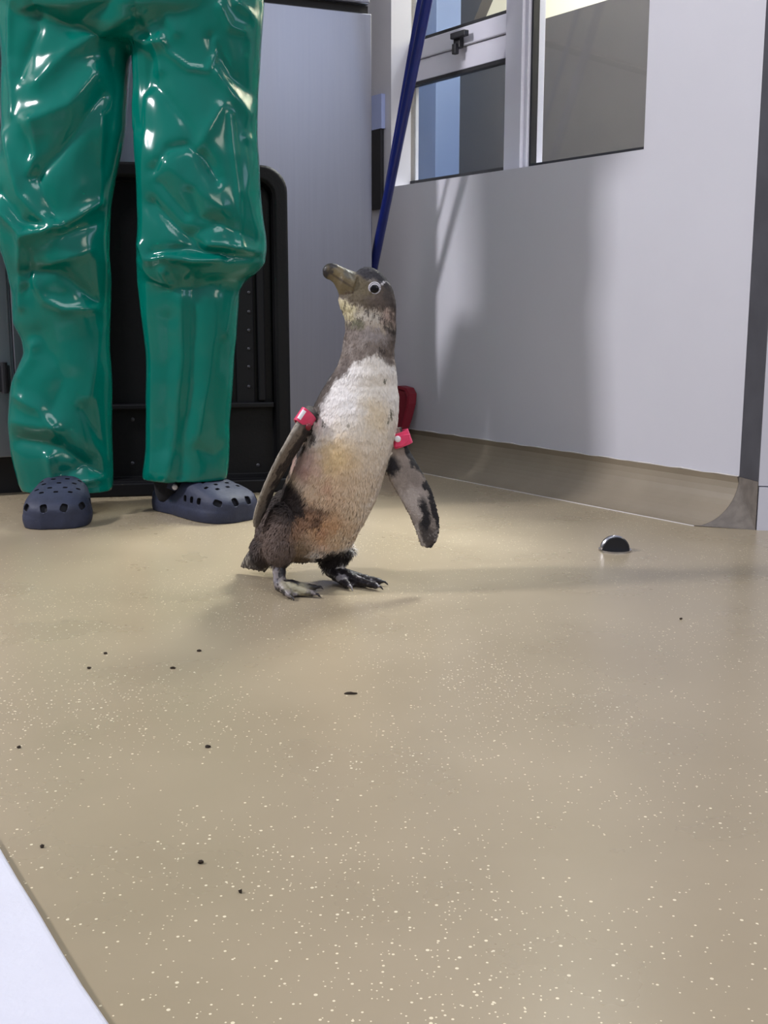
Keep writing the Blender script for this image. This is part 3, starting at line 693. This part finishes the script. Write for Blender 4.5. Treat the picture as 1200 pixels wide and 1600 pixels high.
# tail wedge of stiff feathers
tst = [((408,836),(436,862)),((401,846),(428,874)),((390,861),(420,884)),((382,873),(415,889)),((376,885),(408,892))]
rings = []
for i, (a_, b_) in enumerate(tst):
    a = at(*a_, 1.655 + i*.006); b = at(*b_, 1.640 + i*.004); c = (a + b)/2; ch = (b - a)/2
    rings.append(ell(c, ch, Vector((.35, .9, -.1)).normalized()*(.016 - i*.0031), 16))
parts['tail'] = [loft(rings)]
for i in range(10):
    f_ = i/9; e0 = at(376 + 36*f_, 886 + 7.5*f_ + (i % 2)*1.5, 1.677 - .018*f_); b0 = at(392 + 30*f_, 862 + 14*f_, 1.668 - .018*f_)
    parts['tail'].append(tube([b0, (b0+e0)/2, e0], [.0040, .0036, .0014], 6))
# flippers
def flip(st, thk, Yf):
    rings = []
    for i, (a_, b_) in enumerate(st):
        Y0, Y1, tk = Yf[i] if isinstance(Yf, list) else (*Yf, thk)
        a = at(*a_, Y0); b = at(*b_, Y1); c = (a+b)/2; ch = (b - a)/2
        nn = st[min(i+1, len(st)-1)]; pp = st[max(i-1, 0)]
        ax = (at(nn[0][0], nn[0][1], Y0) - at(pp[0][0], pp[0][1], Y0)).normalized()
        th = ch.cross(ax).normalized() * tk
        rings.append(ell(c, ch, th, 18))
    return loft(rings)
stR = [((606,672),(622,668)),((611,688),(632,688)),((606,712),(641,706)),((603,732),(653,726)),((608,750),(664,745)),((620,770),(674,765)),((631,789),(681,788)),((640,806),(685.5,808)),((648,825),(686.5,826)),((654,842),(683,842)),((658,853),(674,855))]
YfR = [(1.60,1.62,.012),(1.60,1.62,.010),(1.60,1.615,.010),(1.595,1.605,.009),(1.59,1.60,.008),(1.585,1.595,.0065),(1.58,1.59,.0055),(1.578,1.585,.005),(1.575,1.58,.0042),(1.573,1.578,.0035),(1.573,1.576,.0022)]
parts['flipR'] = [flip(stR, .008, YfR)]
stL = [((482,640),(500,640)),((470,656),(486,660)),((459,672),(480,674)),((447,692),(468,698)),((434,714),(454,720)),((424,734),(443,740)),((414,756),(430,762)),((406,776),(422,782)),((399,796),(414,800)),((395.5,812),(408,812)),((396,823),(402,825))]
YfL = [(1.55,1.60,.010)] + [(1.535,1.575,.0085),(1.525,1.57,.008),(1.52,1.57,.007),(1.52,1.572,.006),(1.52,1.575,.0055),(1.522,1.578,.005),(1.525,1.58,.0045),(1.53,1.578,.004),(1.535,1.573,.0032),(1.545,1.56,.002)]
parts['flipL'] = [flip(stL, .008, YfL)]
# legs and webbed feet
def leg(knee, ankle, heel, toes, k=1.0):
    P = []
    knee, ankle, heel = Vector(knee), Vector(ankle), Vector(heel)
    P.append(tube([knee, (knee*0.5 + ankle*0.5), ankle, heel], [.014*k, .0102*k, .0098*k, .0088*k], 14))
    tips = [Vector(t) for t in toes]
    for t in tips:
        m1 = heel.lerp(t, .33); m2 = heel.lerp(t, .68); m1.z = .0135; m2.z = .0085; e = t.copy(); e.z = .0062
        P.append(tube([heel, m1, m2, e], [.0095*k, .0072*k, .0058*k, .0042*k], 10))
        P.append(sphere_vf(m2, .0065*k, .0065*k, .0062*k, 10, 8)); 
        cl = (t - heel).normalized(); P.append(tube([e, e + cl*.007 + Vector((0,0,.001)), e + cl*.013 - Vector((0,0,.0040))], [.0030, .0022, .0006], 8))
    for a, b in zip(tips[:-1], tips[1:]):     # web
        h0 = heel.copy(); h0.z = .011; aa = heel.lerp(a, .86); bb = heel.lerp(b, .86); mm = heel.lerp((a + b)/2, .74)
        pts = [h0, aa, mm, bb]; top = [Vector((p.x, p.y, z)) for p, z in zip(pts, (.013, .0065, .006, .0065))]; bot = [Vector((p.x, p.y, .0025)) for p in pts]
        P.append((top + bot, [(0,1,2,3),(7,6,5,4),(0,4,5,1),(1,5,6,2),(2,6,7,3),(3,7,4,0)]))
    return P
def fl(px, py): return floor_at(px, py, .006)
f1h = at(437, 907, 1.545); f1h.z = .013
parts['footL'] = leg(at(436, 866, 1.56), at(436, 890, 1.555), f1h, [fl(454, 931), fl(490, 928), fl(494, 918)])
f2h = at(517, 899, 1.62); f2h.z = .017
parts['footR'] = leg(at(524, 866, 1.625), at(512, 884, 1.63), f2h, [fl(545, 915), fl(589, 916), fl(595, 909)], 1.12)
# the leg behind is feathered down to the ankle
parts['body'].append(tube([at(528, 850, 1.622), at(520, 872, 1.626), at(512, 884, 1.629)], [.026, .021, .013], 16))
parts['body'].append(tube([at(440, 848, 1.56), at(437, 866, 1.559), at(436, 874, 1.557)], [.020, .0155, .0115], 16))
allp = [p for k_ in parts for p in parts[k_]]
me = union_remesh(allp, 0.00135, 5, 0.5)
co = get_co(me); no = get_no(me); PX, PYY = project(co)
kd_pts = []; names = list(parts)
for i, k_ in enumerate(names):
    for vs, fs in parts[k_]:
        for f in fs:
            if len(f) > 4: continue
            c = sum((Vector(vs[j]) for j in f), Vector()) / len(f); kd_pts.append((c, i))
        for v in vs: kd_pts.append((Vector(v), i))
kd = KDTree(len(kd_pts))
for j, (p, i) in enumerate(kd_pts): kd.insert(p, j)
kd.balance()
reg = np.array([kd_pts[kd.find(c)[1]][1] for c in co])
R = {k_: reg == i for i, k_ in enumerate(names)}
# soft noise used for ragged colour edges
N1 = fract(co, 60, 4, 1.3); N2 = fract(co, 180, 3, 5.1); N3 = fract(co * np.array([1, 1, .35]), 320, 2, 9.7); N4 = fract(co, 28, 3, 2.2)
def C3(r, g, b): return np.array(srgb(r, g, b)[:3])
col = np.zeros((len(co), 3)); rough = np.full(len(co), 0.75)
X = PX + N1*9 + N2*3; Yp = PYY + N1*9 + N2*3
def ss(a, b, x): t = np.clip((x - a)/(b - a), 0, 1); return t*t*(3 - 2*t)
def put(mask, c, only=None):
    global col
    m = np.clip(mask, 0, 1)
    if only is not None: m = m * only
    col = col*(1 - m[:, None]) + np.asarray(c)[None, :]*m[:, None]
def blob(cx, cy, rx, ry, ang=0, soft=.35, st=1.0, XX=None, YY=None):
    XX = X if XX is None else XX; YY = Yp if YY is None else YY
    a = math.radians(ang); dx = XX - cx; dy = YY - cy; u = (dx*math.cos(a) + dy*math.sin(a))/rx; v = (-dx*math.sin(a) + dy*math.cos(a))/ry
    return st * (1 - ss(1 - soft, 1 + soft, np.hypot(u, v)))
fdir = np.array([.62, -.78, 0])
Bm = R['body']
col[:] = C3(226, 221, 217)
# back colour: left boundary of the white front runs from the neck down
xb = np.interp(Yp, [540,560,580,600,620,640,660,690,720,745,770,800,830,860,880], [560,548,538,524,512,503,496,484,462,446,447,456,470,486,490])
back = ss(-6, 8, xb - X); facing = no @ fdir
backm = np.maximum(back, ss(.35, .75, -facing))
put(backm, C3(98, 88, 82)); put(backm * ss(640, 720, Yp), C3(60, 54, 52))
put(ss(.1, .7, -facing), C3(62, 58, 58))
# stains on the belly
front = 1 - backm
put(blob(585, 620, 26, 60, 0, .6, .35), C3(222, 208, 180), front)
put(blob(590, 650, 20, 26, -30, .7, .55), C3(214, 190, 148), front)
put(blob(560, 700, 62, 44, 0, .7, .55), C3(215, 198, 170), front)
put(blob(520, 745, 76, 56, 0, .6, .75), C3(208, 186, 160), front)
put(blob(525, 722, 30, 32, 0, .8, .65), C3(212, 180, 118), front)
put(blob(474, 722, 26, 24, 30, .6, .75), C3(196, 160, 148), front)
put(blob(478, 738, 14, 10, 30, .8, .5), C3(176, 128, 118), front)
put(blob(500, 775, 60, 36, -20, .6, .8), C3(200, 170, 138), front)
put(blob(452, 750, 12, 14, 0, .6, .8), C3(222, 196, 160), front)
put(blob(510, 820, 50, 34, -10, .6, .8), C3(184, 146, 108), front)
put(blob(560, 790, 20, 50, 25, .7, .6), C3(206, 184, 155), front)
put(blob(515, 830, 26, 26, 0, .7, .6), C3(176, 128, 82), front)
put(blob(532, 838, 18, 14, -40, .7, .5), C3(206, 190, 165), front)
put(ss(.08, .5, N4) * blob(500, 770, 75, 75, 0, .5, .5), C3(186, 142, 118), front)
# dark flank and rump
put(blob(452, 780, 24, 44, -38, .35, 1), C3(50, 42, 40))
put(blob(440, 790, 30, 36, 0, .4, 1), C3(56, 48, 45))
put(blob(490, 802, 26, 11, -28, .5, .9), C3(70, 54, 46))
put(blob(478, 818, 34, 14, -32, .5, .85), C3(160, 124, 98))
put(blob(496, 816, 16, 7, -40, .5, .8), C3(84, 62, 50))
put(blob(474, 852, 24, 20, 0, .5, .8), C3(150, 128, 104))
put(blob(428, 838, 26, 34, 10, .45, .9), C3(104, 88, 80))
put(blob(438, 860, 16, 22, 0, .5, .9), C3(108, 94, 88))
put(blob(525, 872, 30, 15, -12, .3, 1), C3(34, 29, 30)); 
# specks
for (cx, cy, r_) in ((609, 648, 3), (606, 656, 2.6), (612, 643, 2), (505, 660, 2.6), (544, 663, 1.6), (601, 593, 2.4)):
    put(blob(cx, cy, r_, r_*1.3, 20, .4, .85, PX + N2*3, PYY + N2*3), C3(66, 66, 44))
# neck and head
neck = 1 - ss(-5, 8, Yp - np.interp(X, [530,548,570,590,605,620], [578,570,556,552,562,574]))
put(neck, C3(126, 115, 108)); put(neck * ss(0, .5, N1), C3(150, 140, 134)); put(neck*ss(.1, .6, -N1)*.8, C3(96, 86, 82))
put(blob(592, 520, 26, 12, 0, .6, .6), C3(160, 152, 150), neck)
put(blob(608, 540, 14, 26, 0, .6, .7), C3(92, 82, 76), neck)
chin = (1 - ss(-3, 4, Yp - np.interp(X, [525,540,560,580,620], [488,500,508,512,514]))) * neck
put(chin, C3(166, 154, 140)); put(blob(545, 484, 22, 12, 22, .4, 1), C3(204, 194, 158), chin); put(blob(575, 492, 22, 9, 5, .5, .9), C3(186, 178, 166), chin)
put(blob(606, 492, 14, 14, 0, .5, .7), C3(158, 134, 124), chin)
put(blob(556, 503, 16, 7, 8, .5, .9), C3(92, 92, 72), neck)
put(ss(.25, .4, N2) * chin * .7, C3(70, 60, 54))
hd = (1 - ss(-2.5, 3, Yp - np.interp(X, [520,532,545,560,580,600,620], [462,466,470,476,479,480,480])))
put(hd, C3(92, 82, 72)); put(blob(560, 452, 22, 20, 0, .6, .8), C3(98, 88, 66), hd); put(blob(600, 470, 18, 14, 0, .5, .7), C3(88, 76, 70), hd)
crown = (1 - ss(-2, 4, Yp - np.interp(X, [545,560,575,590,605,622], [428,432,436,440,452,462]))) * hd
put(crown, C3(52, 50, 54)); put(blob(612, 462, 12, 18, 0, .5, .8), C3(64, 58, 56), hd)
put(blob(616, 500, 5, 40, 0, .6, .8), C3(62, 54, 52), neck)
put(blob(599, 443, 5, 3.6, 0, .4, .95), C3(216, 212, 214), hd); put(blob(607, 441, 5, 1.6, 35, .5, .6), C3(170, 166, 165), hd); put(blob(582, 439, 8, 1.6, 5, .6, .6), C3(140, 132, 126), hd)
for (cx, cy, rx, ry, an) in ((573, 487, 5, 1.8, 20), (592, 491, 9, 1.6, 0), (603, 508, 5, 2, 40), (608, 513, 5, 2.4, 30), (616, 518, 5, 5, 0), (602, 500, 7, 1.4, 10), (534, 483, 2, 2, 0), (589, 478, 7, 1.6, 0), (571, 537, 2, 4, 30), (597, 546, 6, 2, 10)):
    put(blob(cx, cy, rx, ry, an, .5, .85, PX + N2*4, PYY + N2*4), C3(50, 44, 42))
colb = col.copy()
# other regions
bk = R['beak'].astype(float)
put(bk, C3(92, 80, 56)); put(bk * (1 - ss(-2, 3, (X - 518) + (Yp - 425)*.15)), C3(36, 32, 32)); put(bk*blob(545, 428, 14, 6, 28, .5, .8), C3(70, 68, 60)); put(bk*blob(526, 424, 10, 9, 0, .6, .5), C3(108, 94, 62))
put(bk*blob(532, 437, 22, 1.6, 33, .6, .85, PX, PYY), C3(54, 44, 32)); put(bk*blob(548, 432, 8, 1.5, 60, .6, .5, PX, PYY), C3(130, 126, 110)); put(bk*ss(456, 464, Yp), C3(80, 66, 54))
tm = R['tail'].astype(float); put(tm, C3(66, 60, 56)); put(tm*ss(.0, .35, N3), C3(128, 122, 112)); put(tm*blob(405, 850, 16, 16), C3(80, 68, 62))
fR = R['flipR'].astype(float)
put(fR, C3(140, 128, 118)); put(fR*blob(650, 780, 22, 26, -30, .5, .9), C3(176, 164, 155)); put(fR*blob(646, 745, 14, 26, -35, .6, .5), C3(120, 108, 100))
rex = np.interp(PYY, [690,706,726,745,765,788,808,826,842,856], [632,641,653,664,674,681,685,686,683,674])
put(fR*(1 - ss(5, 10, rex - X)), C3(40, 37, 38)); put(fR*blob(664, 806, 9, 28, -6, .35, 1), C3(38, 35, 36)); put(fR*blob(672, 842, 14, 16, 0, .4, .8), C3(48, 44, 44)); put(fR*blob(680, 835, 3, 14, 15, .4, .7), C3(150, 142, 136))
put(fR*blob(610, 726, 12, 16, 0, .4, 1), C3(34, 30, 32)); put(fR*blob(655, 838, 5, 20, -10, .5, .6), C3(190, 180, 170)); put(fR*ss(.5, .9, no[:, 1]), C3(48, 46, 50))
fL = R['flipL'].astype(float)
put(fL, C3(112, 102, 92)); lex = np.interp(PYY, [656,672,692,714,734,756,776,796,812,823], [470,459,447,434,424,414,406,399,395.5,396])
put(fL*(1 - ss(2.5, 5, PX - lex)), C3(150, 142, 130)); put(fL*ss(11, 15, X - lex)*1.0, C3(44, 38, 36)); put(fL*ss(.1, .4, N3)*.6, C3(76, 68, 60)); put(fL*blob(478, 650, 16, 16), C3(70, 64, 62))
for k_ in ('footL', 'footR'):
    m_ = R[k_].astype(float); put(m_, C3(38, 34, 36)); put(m_*ss(.12, .3, N1 + N2*.3)*.9, C3(128, 120, 118) if k_ == 'footL' else C3(88, 82, 84)); 
m_ = R['footL'].astype(float); put(m_*blob(464, 919, 20, 9, 8, .5, .9), C3(160, 153, 128)); put(m_*blob(430, 892, 4, 24, 0, .5, .6), C3(150, 144, 150))
m_ = R['footR'].astype(float); put(m_*ss(.3, .36, N1)*.7, C3(170, 164, 166))
rough[R['footL'] | R['footR']] = 0.35; rough[R['beak']] = 0.40
# feather grain
feath = (Bm | R['flipR'] | R['flipL'] | R['tail'])
col *= np.where(feath, 1 + .10*N3 + .05*N2, 1)[:, None]
col = np.clip(col, .003, .9)
# fine relief
co += no * (np.where(Bm, .0003*N3 + .0007*N1 + .0012*np.maximum(N4, 0)*ss(700, 800, PYY), np.where(R['footL'] | R['footR'], .0006*N2, .0002*N3)))[:, None]
set_co(me, co)
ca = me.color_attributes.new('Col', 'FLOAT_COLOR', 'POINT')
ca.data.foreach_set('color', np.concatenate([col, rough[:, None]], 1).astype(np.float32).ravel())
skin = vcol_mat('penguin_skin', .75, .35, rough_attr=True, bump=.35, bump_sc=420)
# body feathers as short overlapping blades (before the mesh is moved)
nV = len(co); ok = np.where(Bm | R['flipR'])[0]
pick = rng.choice(ok, 62000)
no2 = get_no(me)
V3, F3, CC = [], [], []
P_ = co[pick]; Nn = no2[pick]
flow = np.tile(np.array([-.10, .02, -1.0]), (len(pick), 1))
low = ss(700, 820, PYY[pick]); flow[:, 0] -= .35*low
hdm = PYY[pick] < 470; flow[hdm] = np.array([.85, 0, -.45])
fRm = R['flipR'][pick]; flow[fRm] = np.array([.45, 0, -1.0])
flow += rng.normal(0, .16, flow.shape)*(1 + 1.0*low[:, None])
flow -= Nn * np.sum(flow*Nn, 1)[:, None]; flow /= np.linalg.norm(flow, axis=1)[:, None] + 1e-9
side = np.cross(flow, Nn); ln = .0050 + .0045*low + rng.random(len(pick))*.002; ln[hdm] = .0026; ln[fRm] = .003
wdp = .00045 + .00030*low; lift = (.02 + .20*low + rng.random(len(pick))*.05)
c_ = col[pick] * (1 + rng.normal(0, .05, len(pick)))[:, None]
# keep eye area clear
keep = np.hypot(PX[pick] - 585.5, PYY[pick] - 450) > 11
P_, Nn, flow, side, ln, wdp, lift, c_ = [a[keep] for a in (P_, Nn, flow, side, ln, wdp, lift, c_)]
a_ = P_ - side*wdp[:, None] - Nn*.0002; b_ = P_ + side*wdp[:, None] - Nn*.0002
m1 = P_ + flow*(ln*.55)[:, None] + Nn*(ln*lift)[:, None]; t_ = P_ + flow*ln[:, None] + Nn*(ln*lift*1.05)[:, None]
nb = len(P_); ml = m1 - side*wdp[:, None]*1.1; mr_ = m1 + side*wdp[:, None]*1.1
allv = np.stack([a_, b_, mr_, ml, t_], 1).reshape(-1, 3) - np.array(wloc(peng))
fcs = []
for i in range(nb): q = i*5; fcs.append((q, q+1, q+2, q+3)); fcs.append((q+3, q+2, q+4))
fm = bpy.data.meshes.new('plumage'); fm.from_pydata(allv.tolist(), [], fcs)
fa = fm.color_attributes.new('Col', 'FLOAT_COLOR', 'POINT'); cc5 = np.repeat(np.clip(c_, .003, .95), 5, axis=0)
fa.data.foreach_set('color', np.concatenate([cc5, np.full((len(cc5), 1), .7)], 1).astype(np.float32).ravel())
fm.materials.append(vcol_mat('feathers', .75, .25))
fm.polygons.foreach_set('use_smooth', [True]*len(fm.polygons))
fo = bpy.data.objects.new('plumage', fm); COL.objects.link(fo); fo.parent = peng; fo['kind'] = 'stuff'
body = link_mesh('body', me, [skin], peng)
# ragged down under the far thigh
bvh = BVHTree.FromPolygons([v.co + Vector(wloc(peng)) for v in me.vertices], [list(p.vertices) for p in me.polygons])
# eyes
for sgn in (-1, 1):
    c0 = at(585.5, 450.5, HY)
    hit = bvh.ray_cast(Vector((c0.x, HY + sgn*.2, c0.z)), Vector((0, -sgn, 0)))[0]
    ctr = hit + Vector((0, sgn*.0002, 0))
    vs, fs = sphere_vf(ctr, .0080, .0030, .0078, 28, 16); e_ = mesh_obj('eye', vs, fs, M['eye_iris'], peng, True)
    # lid ring
    rp = [hit + Vector((math.cos(t)*.0077, sgn*.0012, math.sin(t)*.0075)) for t in [2*math.pi*i/24 for i in range(25)]]
    vs, fs = tube(rp, .0011, 8); mesh_obj('eyelid', vs, fs, M['eye_iris'], e_, True)
    vs, fs = sphere_vf(ctr + Vector((0, sgn*.0018, -.0010)), .0062, .0022, .0058, 20, 12); mesh_obj('pupil', vs, fs, M['eye_pupil'], e_, True)
# flipper bands
def band(c, axis, ra, rb, dira, hgt, extra):
    axis = Vector(axis).normalized(); da = Vector(dira); da = (da - axis*da.dot(axis)).normalized(); db = axis.cross(da)
    rings = []
    prof_ = [(1.0, -hgt), (1.0, hgt), (.86, hgt), (.86, -hgt)]
    rings = [[Vector(c) + axis*h_ + (da*ra*math.cos(t) + db*rb*math.sin(t))*k_ for t in [2*math.pi*i/32 for i in range(32)]] for k_, h_ in prof_ + [prof_[0]]]
    vs, fs = loft(rings, cap=False)
    b = mesh_obj('flipper_band', vs, fs, M['pink'], peng, True); bevel(b, .0008); return b
cL = at(476.5, 656, 1.555); axL = at(462, 680, 1.55) - at(486, 645, 1.56)
chL = at(487, 660, 1.575) - at(470, 655, 1.535)
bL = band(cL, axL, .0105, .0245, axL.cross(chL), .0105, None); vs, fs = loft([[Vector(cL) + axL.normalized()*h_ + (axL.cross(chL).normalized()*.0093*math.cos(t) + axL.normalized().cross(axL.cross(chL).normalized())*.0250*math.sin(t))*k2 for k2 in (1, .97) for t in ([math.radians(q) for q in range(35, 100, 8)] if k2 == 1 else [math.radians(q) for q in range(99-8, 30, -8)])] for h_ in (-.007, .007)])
mesh_obj('painted_glare', vs, fs, M['white'], bL)  # specular glare on the band, painted as a white arc patch
tag(bL, 'pink plastic band with painted pale sheen')
vs, fs = sphere_vf(at(482, 667, 1.532), .004, .003, .005, 12, 8); mesh_obj('clasp', vs, fs, M['red'], bL, True)
cR_ = at(626, 686, 1.604); axR = at(632, 700, 1.605) - at(622, 672, 1.605)
bR = band(cR_, axR, .0150, .0125, (1, 0, .35), .0105, None); tag(bR, 'pink plastic band with white round button')
# tab of the band + button
tp = [at(*p, 1.590) for p in ((618, 681), (641, 678), (637, 690), (630, 697), (617, 699))]
bm = bmesh.new(); f_ = [bm.verts.new(p) for p in tp]; g_ = [bm.verts.new(p + Vector((0, .003, 0))) for p in tp]
bm.faces.new(f_); bm.faces.new(g_[::-1])
for i in range(5): bm.faces.new([f_[i], f_[(i+1) % 5], g_[(i+1) % 5], g_[i]])
bevel(bm_obj('band_tab', bm, M['pink'], bR), .001)
vs, fs = sphere_vf(at(621.5, 686, 1.5885), .0046, .0022, .0046, 18, 8); mesh_obj('button', vs, fs, M['white'], bR, True)

# ---------------------------------------------------------------- door stop
ds = floor_at(961, 862)
D = empty('door_stop', ds, 'small half-dome door stop with black rubber face on the floor at right', 'door stop')
k = .0255; DF = Frame(ds + Vector((0, 0, 0)), (1, .0, 0), (0, 1, 0))
vs, fs = tube([ds + Vector((.002, .010, .0)), ds + Vector((.002, .010, .0028))], .0275, 32); mesh_obj('base_plate', vs, fs, M['chrome'], D)
def halfdisc(r, y, dx=0): return [DF.p(dx + r*math.cos(t), y, .003 + r*math.sin(t)*.98) for t in [math.pi*i/24 for i in range(25)]]
rings = [halfdisc(.0245, .000), halfdisc(.0245, .006), halfdisc(.0225, .016), halfdisc(.017, .025), halfdisc(.008, .031)]
vs, fs = loft(rings); mesh_obj('dome', vs, fs, M['chrome'], D, True)
rings = [halfdisc(.0215, -.0030, .001), halfdisc(.0225, -.0015, .001), halfdisc(.0225, .002, .001)]
vs, fs = loft(rings); mesh_obj('rubber_face', vs, fs, M['rubber'], D)
# ---------------------------------------------------------------- white slab bottom left
edge = [floor_at(0, 1320, .012), floor_at(28, 1368, .012), floor_at(56, 1412, .012), floor_at(90, 1470, .012), floor_at(130, 1535, .012), floor_at(178, 1604, .012), floor_at(260, 1740, .012)]
edge = [edge[0] + (edge[0] - edge[2])*2.2] + edge
left = [Vector((-1.3, edge[-1].y, .012)), Vector((-1.3, edge[0].y, .012))]
poly_ = edge + left
bm = bmesh.new(); t1 = [bm.verts.new(p) for p in poly_]; t0 = [bm.verts.new(Vector((p.x, p.y, 0))) for p in poly_]
bm.faces.new(t1); bm.faces.new(t0[::-1])
for i in range(len(poly_)): bm.faces.new([t1[i], t1[(i+1) % len(poly_)], t0[(i+1) % len(poly_)], t0[i]])
o = bm_obj('white_mat', bm, M['mat_white'], origin=(edge[3].x, edge[3].y, 0)); bevel(o, .004, 3)
tag(o, 'plain white mat edge in the bottom left corner of the floor', 'mat')
# ---------------------------------------------------------------- crumbs on the floor
crumbs = [(139,1045,3.2,1.6,'round dark crumb left of the middle floor, beside two paler bits'),(311,1018,4,2,'dark crumb on the floor nearest below the penguin tail'),(270,1045,4.5,1,'thin flat crumb between the two dark crumbs left of the middle'),
 (548,1085,11,.6,'thin dark sliver lying on the floor below the penguin feet'),(30,1169,3.5,2,'small crumb on the floor near the left edge of the picture'),(325,1168,5,1.8,'pale brown crumb halfway down the floor at left'),
 (66,1324,3.5,2.6,'dark crumb beside the top of the white mat edge'),(314,1349,5.5,3.5,'largest brown crumb on the lower left floor'),(376,1395,3,2.4,'small dark crumb just below and right of the largest crumb'),(165,1022,3,1.2,'tiny crumb above the round dark crumb'),(1064,968,2.5,1,'tiny dark crumb on the right floor below the door stop')]
for px, py, rx, ry, lb in crumbs:
    c = floor_at(px, py); sc_ = c.y / F
    vs, fs = sphere_vf(c + Vector((0, 0, .0011)), rx*sc_, ry*sc_*1.1, .0016, 10, 6)
    vs = [Vector((v.x, v.y, max(0, v.z))) + Vector((1, 0, 0))*noise.noise(v*900)*.0012 + Vector((0, 1, 0))*noise.noise(v*700)*.0016 for v in vs]
    o = mesh_obj('crumb', vs, fs, M['dirt'], origin=(c.x, c.y, 0), smooth=True); tag(o, lb, 'dirt', 'crumbs on the floor')
